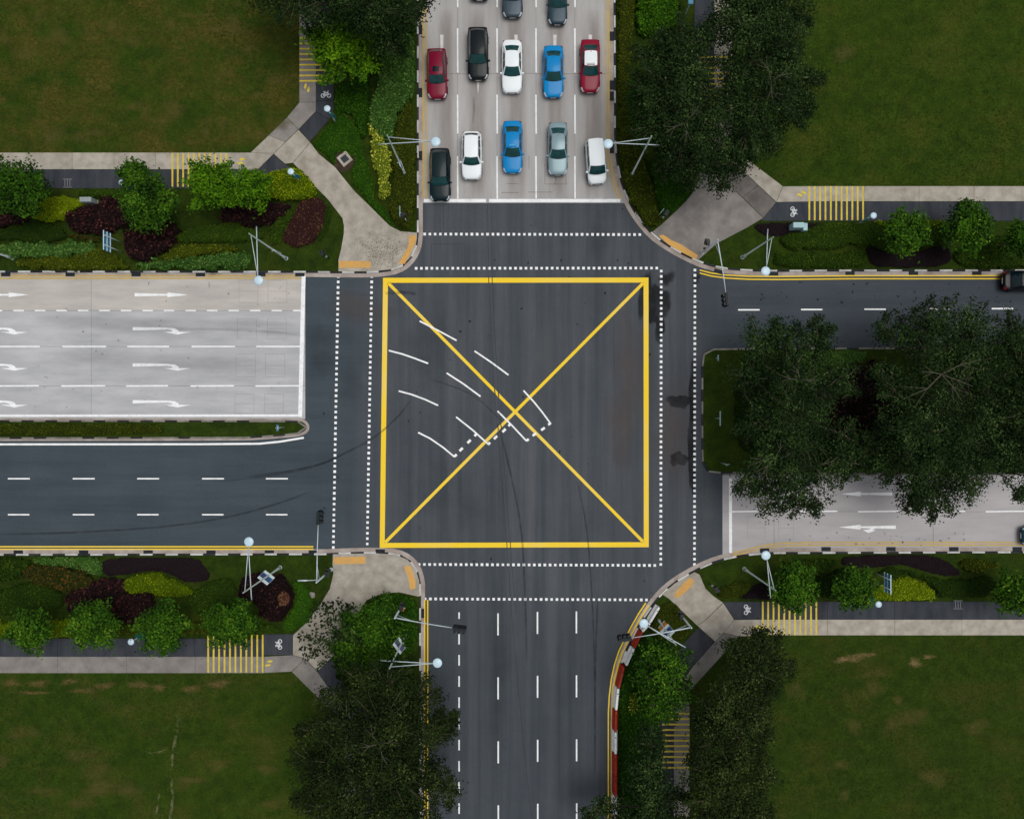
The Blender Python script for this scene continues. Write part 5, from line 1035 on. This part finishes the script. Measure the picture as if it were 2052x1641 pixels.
car('sedan', 'white sedan with teal glass in the middle lane, second row', p_white, 1026, 189, 'sedan', 4.6, 1.8, 180)
car('sedan', 'plain blue sedan in the fourth lane, second row', p_blue, 1108.5, 198, 'sedan', 4.5, 1.8, 180)
car('taxi', 'crimson taxi with a white roof in the lane by the right kerb', p_redt, 1182, 188, 'sedan', 4.6, 1.76, 180, roofm=p_white, taxi=True)
car('sport_utility', 'dark green car over the stop line in the first lane', p_green, 882.5, 405, 'suv', 4.6, 1.84, 180.3)
car('sport_utility', 'white car with pale roof in the second lane near the stop line', p_white, 945.5, 362, 'suv', 4.15, 1.78, 180)
car('taxi', 'blue taxi with a roof sign in the middle lane, front row', p_blue, 1027, 349, 'sedan', 4.55, 1.76, 180, taxi=True)
car('sedan', 'silver grey sedan in the fourth lane, front row', p_grey, 1117.5, 353, 'sedan', 4.6, 1.74, 180)
car('people_carrier', 'white people carrier turned slightly in the lane by the right kerb, front row', p_white, 1197, 371, 'mpv', 3.95, 1.68, 184.5)
car('sedan', 'slate grey car cut by the top edge in the middle lane', p_slate, 1027, 38, 'sedan', 4.5, 1.8, 180)
car('sedan', 'dark slate sedan cut by the top edge in the fourth lane', p_slate2, 1117, 52, 'sedan', 4.5, 1.72, 180)
car('sedan', 'dark car showing only its front bumper at the top edge, second lane', p_black, 961, 3, 'sedan', 4.5, 1.78, 180)
car('sedan', 'black car leaving by the upper right road at the photo edge', p_blk2, 2108, 565, 'sedan', 4.5, 1.8, -90, glass=m_glassd)
car('sedan', 'teal car nosing in at the right edge of the lower right road', p_teal, 2046, 1075, 'sedan', 4.5, 1.8, 90)

# ------------------------------------------------------------------ street furniture
def street_lamp(label, bx, by, ang, h=9.6, arm=3.4, tail=1.1):
    """ang: map direction (degrees, 0 = right, 90 = down) the arm points in."""
    x, y = P(bx, by); root = empty('street_lamp', (x, y, .08), 0, label, 'street lamp', 'disc headed street lamps round the junction')
    a = R(-ang); d = Vector((math.cos(a), math.sin(a), 0))
    mb = MB(); mb.tube([(0, 0, 0), (0, 0, .8), (0, 0, .81), (0, 0, h)], [.13, .13, .085, .05], 10); mb.lathe([(.2, 0), (.2, .04), (.14, .06)], 10); mb.build('pole', m_pole, root, True)
    head = d*arm+Vector((0, 0, h*.965))
    mb = MB(); mb.tube([-d*tail+Vector((0, 0, h*.76)), -d*(tail-.5)+Vector((0, 0, h*.785)), head], [.05, .045, .035], 6); mb.build('arm', m_polel, root, True)
    mb = MB(); mb.tube([Vector((0, 0, h*.955)), head], [.035, .03], 6); mb.build('strut', m_polel, root, True)
    hc = d*(arm+.3)+Vector((0, 0, h*.965-.03))
    mb = MB(); mb.lathe([(.30, -.06), (.36, -.03), (.37, .01), (.33, .05), (.2, .085), (.05, .1)], 28, hc); mb.build('lamp_head', m_lamp, root, True)
    return root
def sign_board(label, bx, by, ang, z0, z1, w, mats, tilt=24):
    x, y = P(bx, by); root = empty('sign_board', (x, y, z0), R(-ang), label, 'sign', 'framed sign boards on the lamp posts'); root.rotation_euler = (R(tilt), 0, R(-ang))
    hh = z1-z0
    mb = MB(); mb.box(-w/2, w/2, .10, .13, 0, hh); mb.build('board', m_bw, root)
    mb = MB(); mb.box(-w/2+.02, w/2-.02, .132, .136, hh*.27, hh*.76); mb.box(-w/2+.02, w/2-.02, .094, .098, hh*.27, hh*.76); mb.build('printed_band', mats, root)
    mb = MB()
    for k in range(4): mb.box(-w*.36, w*(.1+.06*k), .137, .140, hh*(.32+.11*k), hh*(.36+.11*k)); mb.box(-w*.36, w*(.1+.06*k), .090, .093, hh*(.32+.11*k), hh*(.36+.11*k))
    mb.build('print_line', m_bn, root)
    mb = MB(); mb.box(-.03, .03, -.06, .10, hh*.1, hh*.16); mb.box(-.03, .03, -.06, .10, hh*.84, hh*.90); mb.build('bracket', m_polel, root)
    return root
street_lamp('lamp whose disc hangs above the left kerb lane of the car queue', 813, 354, 6, 9.8, 3.4)
street_lamp('lamp whose disc hangs over the right kerb line of the car queue', 1264, 356, 172, 9.8, 3.0)
street_lamp('lamp whose disc hangs over the yellow lines of the upper left road', 574, 520, 80, 9.4, 3.3)
street_lamp('lamp whose disc hangs over the lower left road yellow lines', 562, 1138, -85, 9.2, 3.6)
street_lamp('lamp whose disc hangs over the upper right road kerb', 1487, 518, 101, 7.9, 2.4)
street_lamp('lamp whose disc hangs over the lower right road kerb', 1491, 1141, -104, 7.9, 2.5)
street_lamp('lamp whose disc hangs over the bottom road beside the big tree', 814, 1270, -5, 9.0, 3.4)
street_lamp('lamp whose disc covers the gap between white and red barriers', 1318, 1241, 213, 7.3, 2.7, 1.4)
street_lamp('lamp pole leaning in at the left edge of the photo, upper left kerb', 26, 519, 80, 9.4, 3.3)
sign_board('narrow white edged board on the lamp beside the car queue', 813, 354, 70, 2.6, 3.8, .9, m_bn, 8)
sign_board('narrow grey edged board on the lamp pole of the upper left road', 574, 520, 28, 2.6, 3.9, .8, m_bn, 6)
sign_board('white sign board with a blue band above the dark maroon bed', 562, 1138, 38, 3.0, 4.2, 1.05, m_bb)
sign_board('white sign board with a purple band beside the big bottom tree', 814, 1270, 52, 2.6, 3.8, 1.05, m_bn)
sign_board('white sign board with a blue and purple band behind the barriers', 1318, 1241, -45, 3.0, 4.2, 1.0, m_bb)
def signal(label, bx, by, ang, arm=4.9, h=5.0, ped=None, brace=True, side=None, headlen=1.1):
    x, y = P(bx, by); root = empty('traffic_signal', (x, y, .08), 0, label, 'traffic signal', 'mast arm traffic signals at the crossings')
    a = R(-ang); d = Vector((math.cos(a), math.sin(a), 0)); sd_ = Vector((-d.y, d.x, 0))
    mb = MB(); mb.tube([(0, 0, 0), (0, 0, .9), (0, 0, h)], [.11, .09, .07], 10); mb.lathe([(.18, 0), (.18, .05), (.12, .07)], 10); mb.lathe([(.07, 0), (.08, .03), (.03, .07)], 8, (0, 0, h)); mb.build('pole', m_polel, root, True)
    pts = [d*arm*t+Vector((0, 0, h-.15+.55*math.sin(t*math.pi/2))) for t in (0, .12, .3, .6, 1)]
    mb = MB(); mb.tube(pts, [.06, .055, .05, .04, .035], 8); mb.build('mast_arm', m_polel, root, True)
    mb = MB(); mb.tube([(0, 0, h-1.0), tuple(d*arm*.2+Vector((0, 0, h-.25))), tuple(pts[2]+Vector((0, 0, -.02)))], .03, 6); mb.build('brace', m_polel, root, True)
    hc = pts[-1]+d*.45
    ra = math.atan2(d.y, d.x)
    hd = empty('signal_head', tuple(hc)); hd.parent = root; hd.rotation_euler = (0, 0, ra)
    mb = MB(); mb.box(-.56, .56, -.03, .03, -.75, .42); mb.build('back_board', m_black, hd)
    mb = MB(); mb.box(-.54, .54, -.16, .13, -.70, .36, 0, .015); mb.build('housing', m_black, hd)
    mb = MB()
    for cx_ in (-.36, 0, .36):
        for zz in (-.55, -.24, .07):
            mb.box(cx_-.12, cx_+.12, -.34, -.162, zz+.20, zz+.22); mb.box(cx_-.12, cx_-.10, -.30, -.162, zz, zz+.20); mb.box(cx_+.10, cx_+.12, -.30, -.162, zz, zz+.20)
    mb.build('visor', m_black, hd)
    for zz, mt in ((.17, M('lens_red', srgb(70, 10, 8), .3, var=.1, scale=5)), (-.14, M('lens_amber', srgb(90, 60, 8), .3, var=.1, scale=5)), (-.45, M('lens_green', srgb(8, 60, 40), .3, var=.1, scale=5))):
        mb = MB()
        for cx_ in (-.36, 0, .36): mb.lathe([(.09, 0), (.09, .012)], 12, (cx_, -zz, .164))
        o = mb.build('lens', mt, hd); o.rotation_euler = (R(90), 0, 0)
    if ped:
        pd = MB(); pd.box(-.17, .17, -.15, .15, 2.2, 3.0, 0, .02); pd.box(-.13, .13, -.32, -.15, 2.62, 2.95); pd.box(-.13, .13, .15, .30, 2.25, 2.58); o = pd.build('pedestrian_signal', m_black, root); o.location = (ped[0], ped[1], 0)
        pb = MB(); pb.tube([(0, 0, 2.6), (ped[0], ped[1], 2.6)], .03, 6); pb.build('bracket', m_polel, root)
        bt = MB(); bt.box(-.1, .1, -.08, .08, 1.0, 1.35, 0, .02); o = bt.build('push_button_box', m_black, root); o.location = (ped[0]*.35, ped[1]*.35, 0)
    if side:
        d2 = Vector((math.cos(R(-side)), math.sin(R(-side)), 0))
        mb = MB(); mb.tube([(0, 0, h-.9), tuple(d2*.9+Vector((0, 0, h-.75))), tuple(d2*1.1+Vector((0, 0, h-.72))), tuple(d2*1.75+Vector((0, 0, h-.7)))], [.035, .035, .075, .06], 8); mb.build('side_lamp', m_polel, root, True)
    return root
signal('signal arm reaching down over the upper right road', 1407, 508, 83, 4.6, ped=(-.25, .35))
signal('signal arm reaching up over the lower left road', 664, 1142, -87, 5.0, ped=(.3, .3), side=180)
signal('signal arm reaching right over the bottom road dashes', 809, 1208, 8, 5.0, ped=(.2, .35))
signal('signal arm passing under a lamp disc beside the barriers', 1358, 1226, 172, 5.2, ped=(-.3, .4))
def info_board(label, bx, by, ang):
    x, y = P(bx, by); root = empty('notice_board', (x, y, .08), R(-ang), label, 'notice board', None)
    mb = MB(); mb.box(-.42, .42, -.02, .02, 1.5, 2.4); mb.build('board', m_org, root)
    mb = MB(); mb.box(-.42, .42, -.024, .024, 1.3, 1.48); mb.build('lower_strip', m_bw, root)
    mb = MB(); mb.tube([(0, .05, 0), (0, .05, 2.4)], .035, 8); mb.build('post', m_polel, root); return root
info_board('orange board on a post by the bottom left signal', 808, 1209, 15); info_board('orange board on a post among the olive planting by the barriers', 1319, 1243, -50)
def path_lamp(label, hx, hy, ang, h=3.1):
    x, y = P(hx, hy, h); root = empty('path_lamp', (x, y, .1), R(-ang), label, 'path lamp', 'short lamps with round tops beside the cycle paths')
    mb = MB(); mb.tube([(0, 0, 0), (0, 0, .6), (0, 0, h-.1)], [.08, .06, .045], 8); mb.build('pole', m_polel, root, True)
    mb = MB(); mb.lathe([(.06, -.12), (.24, -.05), (.28, -.01), (.27, .02), (.2, .06), (.05, .08)], 20, (0, 0, h-.05)); mb.build('lamp_head', m_lamp, root, True)
    mb = MB(); mb.box(-.30, .30, .05, .09, h*.36, h*.66); mb.box(-.05, .05, -.05, .05, h*.34, h*.68); mb.build('sign_plate', m_teal, root); return root
path_lamp('path lamp at the bend of the dark cycle strip near the manhole', 656, 220, 30); path_lamp('path lamp standing in the lime green hedge', 583, 346, 0); path_lamp('path lamp half hidden beside the ragged tree, upper left', 245, 368, -30)
path_lamp('path lamp right of the yellow bars in the upper right strip', 1750, 434, -40); path_lamp('path lamp between round trees in the lower left strip', 263, 1287, 40); path_lamp('path lamp beside the lime mound in the lower right strip', 1760, 1212, -30)
def slat_sign(label, bx, by, flip, w=1.6, z0=2.0, z1=3.1):
    x, y = P(bx, by); root = empty('direction_sign', (x, y, .1), 0, label, 'road sign', 'blue backed direction signs on two posts')
    for k in range(3):
        mb = MB(); zz = z0+(z1-z0)*k/3; mb.box(-.02, .02, -w/2, w/2, zz+.015, zz+(z1-z0)/3-.015); mb.build('panel', m_bluep, root)
    for zz in (z0+.03, (z0+z1)/2, z1+.01):
        mb = MB(); mb.box(.021*flip if flip > 0 else -.08, .08 if flip > 0 else -.021, -w/2-.04, w/2+.04, zz-.03, zz+.03); mb.build('rail', m_lamp, root)
    for yy in (-.42, .42):
        mb = MB(); mb.tube([(.12*flip, yy, 0), (.12*flip, yy, z1)], .045, 8); mb.build('post', m_polel, root, True)
    return root
slat_sign('blue slatted sign on posts among purple shrubs, upper left strip', 246, 499, 1); slat_sign('blue slatted sign on posts beside the lime mound, lower right strip', 1754, 1158, -1, z0=1.6, z1=2.7)
def cabinet(label, cx, cy, w, d_, h, mat, ext=False):
    x, y = P(cx, cy); root = empty('utility_cabinet', (x, y, .1), 0, label, 'cabinet', None)
    mb = MB(); mb.box(-w/2, w/2, -d_/2, d_/2, 0, .1); mb.build('plinth', m_path, root)
    mb = MB(); mb.box(-w/2+.03, w/2-.03, -d_/2+.03, d_/2-.03, .1, h); mb.build('casing', mat, root)
    mb = MB(); mb.box(-w/2, w/2, -d_/2, d_/2, h, h+.07, 0, .03); mb.build('lid', mat, root)
    for sg in (-1, 1):
        mb = MB(); mb.box(min(0.01*sg, sg*(w/2-.06)), max(.01*sg, sg*(w/2-.06)), -d_/2+.008, -d_/2+.028, .16, h-.06); dr = mb.build('door', mat, root)
        mb = MB(); mb.box(sg*.06-.02, sg*.06+.02, -d_/2-.02, -d_/2+.007, h*.5, h*.5+.14); mb.build('handle', m_trim, dr)
    if ext:
        mb = MB(); mb.box(w/2, w/2+.36, -.42, .22, 0, h*.86); mb.build('meter_box', mat, root)
    return root
cabinet('grey cabinet between the low hedge and purple shrubs', 187, 409, 1.05, .45, 1.1, m_boxg); cabinet('pale teal cabinet on the dark planting by the bicycle symbol', 1589, 460, 1.0, .5, 1.2, m_box, True)
# manhole with its square concrete collar
x, y = P(692, 322); mh = empty('manhole', (x, y, .13), R(38), 'square concrete manhole with a dark cover in bare soil', 'manhole')
mb = MB(); 
for a in ((-.52, .52, .30, .52), (-.52, .52, -.52, -.30), (-.52, -.30, -.299, .299), (.30, .52, -.299, .299)): mb.box(*a, 0, .14)
mb.build('collar', m_path, mh); mb = MB(); mb.box(-.295, .295, -.295, .295, 0, .10); mb.build('cover', M('manhole_cover', srgb(30, 42, 48), .5, var=.15, scale=6), mh)
# low posts and small signs
def small_post(label, bx, by, h, parts='T', ang=0, w=.7):
    x, y = P(bx, by); root = empty('sign_post', (x, y, .1), R(-ang), label, 'sign post', None)
    mb = MB(); mb.tube([(0, 0, 0), (0, 0, h)], .035, 8); mb.build('post', m_polel, root, True)
    if parts == 'T': mb = MB(); mb.box(-.02, .02, -w/2, w/2, h-.28, h); mb.build('plate', m_box, root)
    else:
        mb = MB(); mb.box(.04, .07, -w/2, w/2, h-w, h); mb.build('plate', m_bluep, root); mb = MB(); mb.lathe([(w*.32, 0), (w*.32, .015)], 18); o = mb.build('disc_face', m_bw, root); o.rotation_euler = (0, R(90), 0); o.location = (.071, 0, h-w/2)
    return root
small_post('post with a blue plate at the rounded tip of the left median', 572, 857.5, 2.6, 'K', 0, .6)
small_post('thin post with a cross plate on the median grass', 1432, 839.5, 1.8, 'T', 0, 1.3); small_post('short post with a small plate near the median top corner', 1433, 720, 1.0, 'T', 0, .5); small_post('leaning looking white post near the bottom corner of the median', 1444, 929, 2.2, 'T', 70, .3)
small_post('white post by the upper left crossing corner', 808, 437, 2.0, 'T', 0, .9); small_post('thin post among hedge leaves by the upper right corner', 1318, 436, 2.0, 'T', 40, .4)
def ped_post(label, bx, by, ang):
    x, y = P(bx, by); root = empty('pedestrian_signal', (x, y, .1), R(ang), label, 'pedestrian signal', 'short dark pedestrian signal posts')
    mb = MB(); mb.tube([(0, 0, 0), (0, 0, 2.9)], .05, 8); mb.build('pole', m_black, root, True)
    mb = MB(); mb.box(-.17, .17, -.16, .12, 2.15, 2.9, 0, .02); mb.build('housing', m_black, root)
    mb = MB(); mb.box(-.13, .13, -.34, -.161, 2.56, 2.86); mb.box(-.13, .13, -.34, -.161, 2.2, 2.5); mb.build('visor', m_black, root)
    mb = MB(); mb.box(-.09, .09, -.14, -.06, 1.0, 1.3); mb.build('push_button_box', m_boxg, root); return root
ped_post('dark pedestrian signal on the grass by the upper left tactile strip', 660, 520, 30); ped_post('dark pedestrian signal in the upper left corner hedge', 815, 450, 120); ped_post('dark pedestrian signal in the upper right corner hedge', 1324, 443, -30); ped_post('dark pedestrian signal on the lower right grass corner', 1420, 1170, 200)
# blue roofed panel rail at the top
x, y = P(1371, -30); bp_ = empty('covered_rail', (x, y, .1), 0, 'pale blue roof strip of a shelter cut by the top edge', 'shelter')
mb = MB(); mb.box(-.24, .24, -3.2, 3.2, 2.3, 2.42, 0, .03); mb.build('roof', m_bluep, bp_)
for yy in (-3.0, -1, 1, 3.0):
    mb = MB(); mb.tube([(0, yy, 0), (0, yy, 2.3)], .05, 8); mb.build('post', m_polel, bp_)
# boulder in the lower left grass
bm = bmesh.new(); bmesh.ops.create_icosphere(bm, subdivisions=3, radius=.3)
for v_ in bm.verts: v_.co *= 1+.12*math.sin(v_.co.x*13+1)*math.cos(v_.co.y*11)+.06*math.sin(v_.co.z*17); v_.co.z *= .55
me = bpy.data.meshes.new('boulder'); bm.to_mesh(me); bm.free(); me.materials.append(m_path_d); o = link(bpy.data.objects.new('boulder', me)); x, y = P(626, 1193); o.location = (x, y, .15); tag(o, 'small grey boulder on the grass right of the crescent hedge', 'boulder')

# red and white water barriers along the lower right kerb
BP = [((1317, 1213), (1299, 1243), 0), ((1283, 1262), (1268, 1293), 1), ((1267, 1295), (1252, 1328), 0), ((1247, 1331), (1237, 1373), 1), ((1236, 1374), (1232, 1416), 0), ((1232, 1418), (1231, 1459), 1), ((1231, 1460), (1231, 1503), 0), ((1231, 1504), (1231, 1546), 1), ((1231, 1547), (1231, 1588), 1), ((1231, 1589), (1231, 1630), 0), ((1231, 1631), (1231, 1673), 1), ((1231, 1674), (1231, 1716), 0), ((1299, 1244), (1284, 1261), 0)]
BL_ = ['white barrier nearest the corner path, beside the lamp disc', 'red barrier just below the lamp disc', 'white barrier with leaves on its lower end', 'red barrier above the fifth white block, on the kerb bend', 'white barrier straight left of the dense mid green tree', 'red barrier left of the small yellow leaved shrub', 'white barrier below the small yellow leaved shrub', 'upper of the two red barriers standing end to end', 'lower of the two red barriers standing end to end', 'white barrier under the leaning dark tree at the bottom', 'red barrier at the very bottom edge', 'white barrier just beyond the bottom edge', 'short white barrier underneath the lamp disc']
def barrier(i, a, b, red):
    A = Vector(P(*a)); Bv = Vector(P(*b)); L = (Bv-A).length-.03; c = (A+Bv)/2; ang = math.atan2((Bv-A).y, (Bv-A).x)
    root = empty('water_barrier', (c.x, c.y, .06), ang, BL_[i], 'barrier', 'red and white barriers along the kerb')
    prof = [(-.24, 0), (-.24, .22), (-.12, .45), (-.105, .82), (-.07, .86), (.07, .86), (.105, .82), (.12, .45), (.24, .22), (.24, 0)]
    v = []; n = len(prof); xs = [-L/2, -L/2+.06, L/2-.06, L/2]; sc = [.86, 1, 1, .86]
    for x_, s_ in zip(xs, sc): v += [(x_, y_*s_, z_*(1 if s_ == 1 else .985)) for y_, z_ in prof]
    f = []
    for i_ in range(3):
        for k in range(n): f.append((i_*n+k, i_*n+(k+1) % n, (i_+1)*n+(k+1) % n, (i_+1)*n+k))
    f.append(tuple(range(n))); f.append(tuple(3*n+k for k in range(n))[::-1])
    m_ = m_bar_r if red else m_bar_w
    obj('shell', v, f, m_, root)
    mb = MB(); mb.lathe([(.05, .86), (.055, .89), (.03, .9)], 10, (-L*.28, 0, 0)); mb.build('filler_cap', m_trim, root)
    mb = MB(); mb.box(-L*.30, L*.30, -.17, .17, .30, .36); mb.build('forklift_slot', m_, root)
    mb = MB(); mb.tube([(L/2, 0, .1), (L/2, 0, .8)], .035, 6); mb.build('hinge_pin', m_, root)
for i, (a, b, red) in enumerate(BP): barrier(i, a, b, red)
bpy.context.view_layer.update()
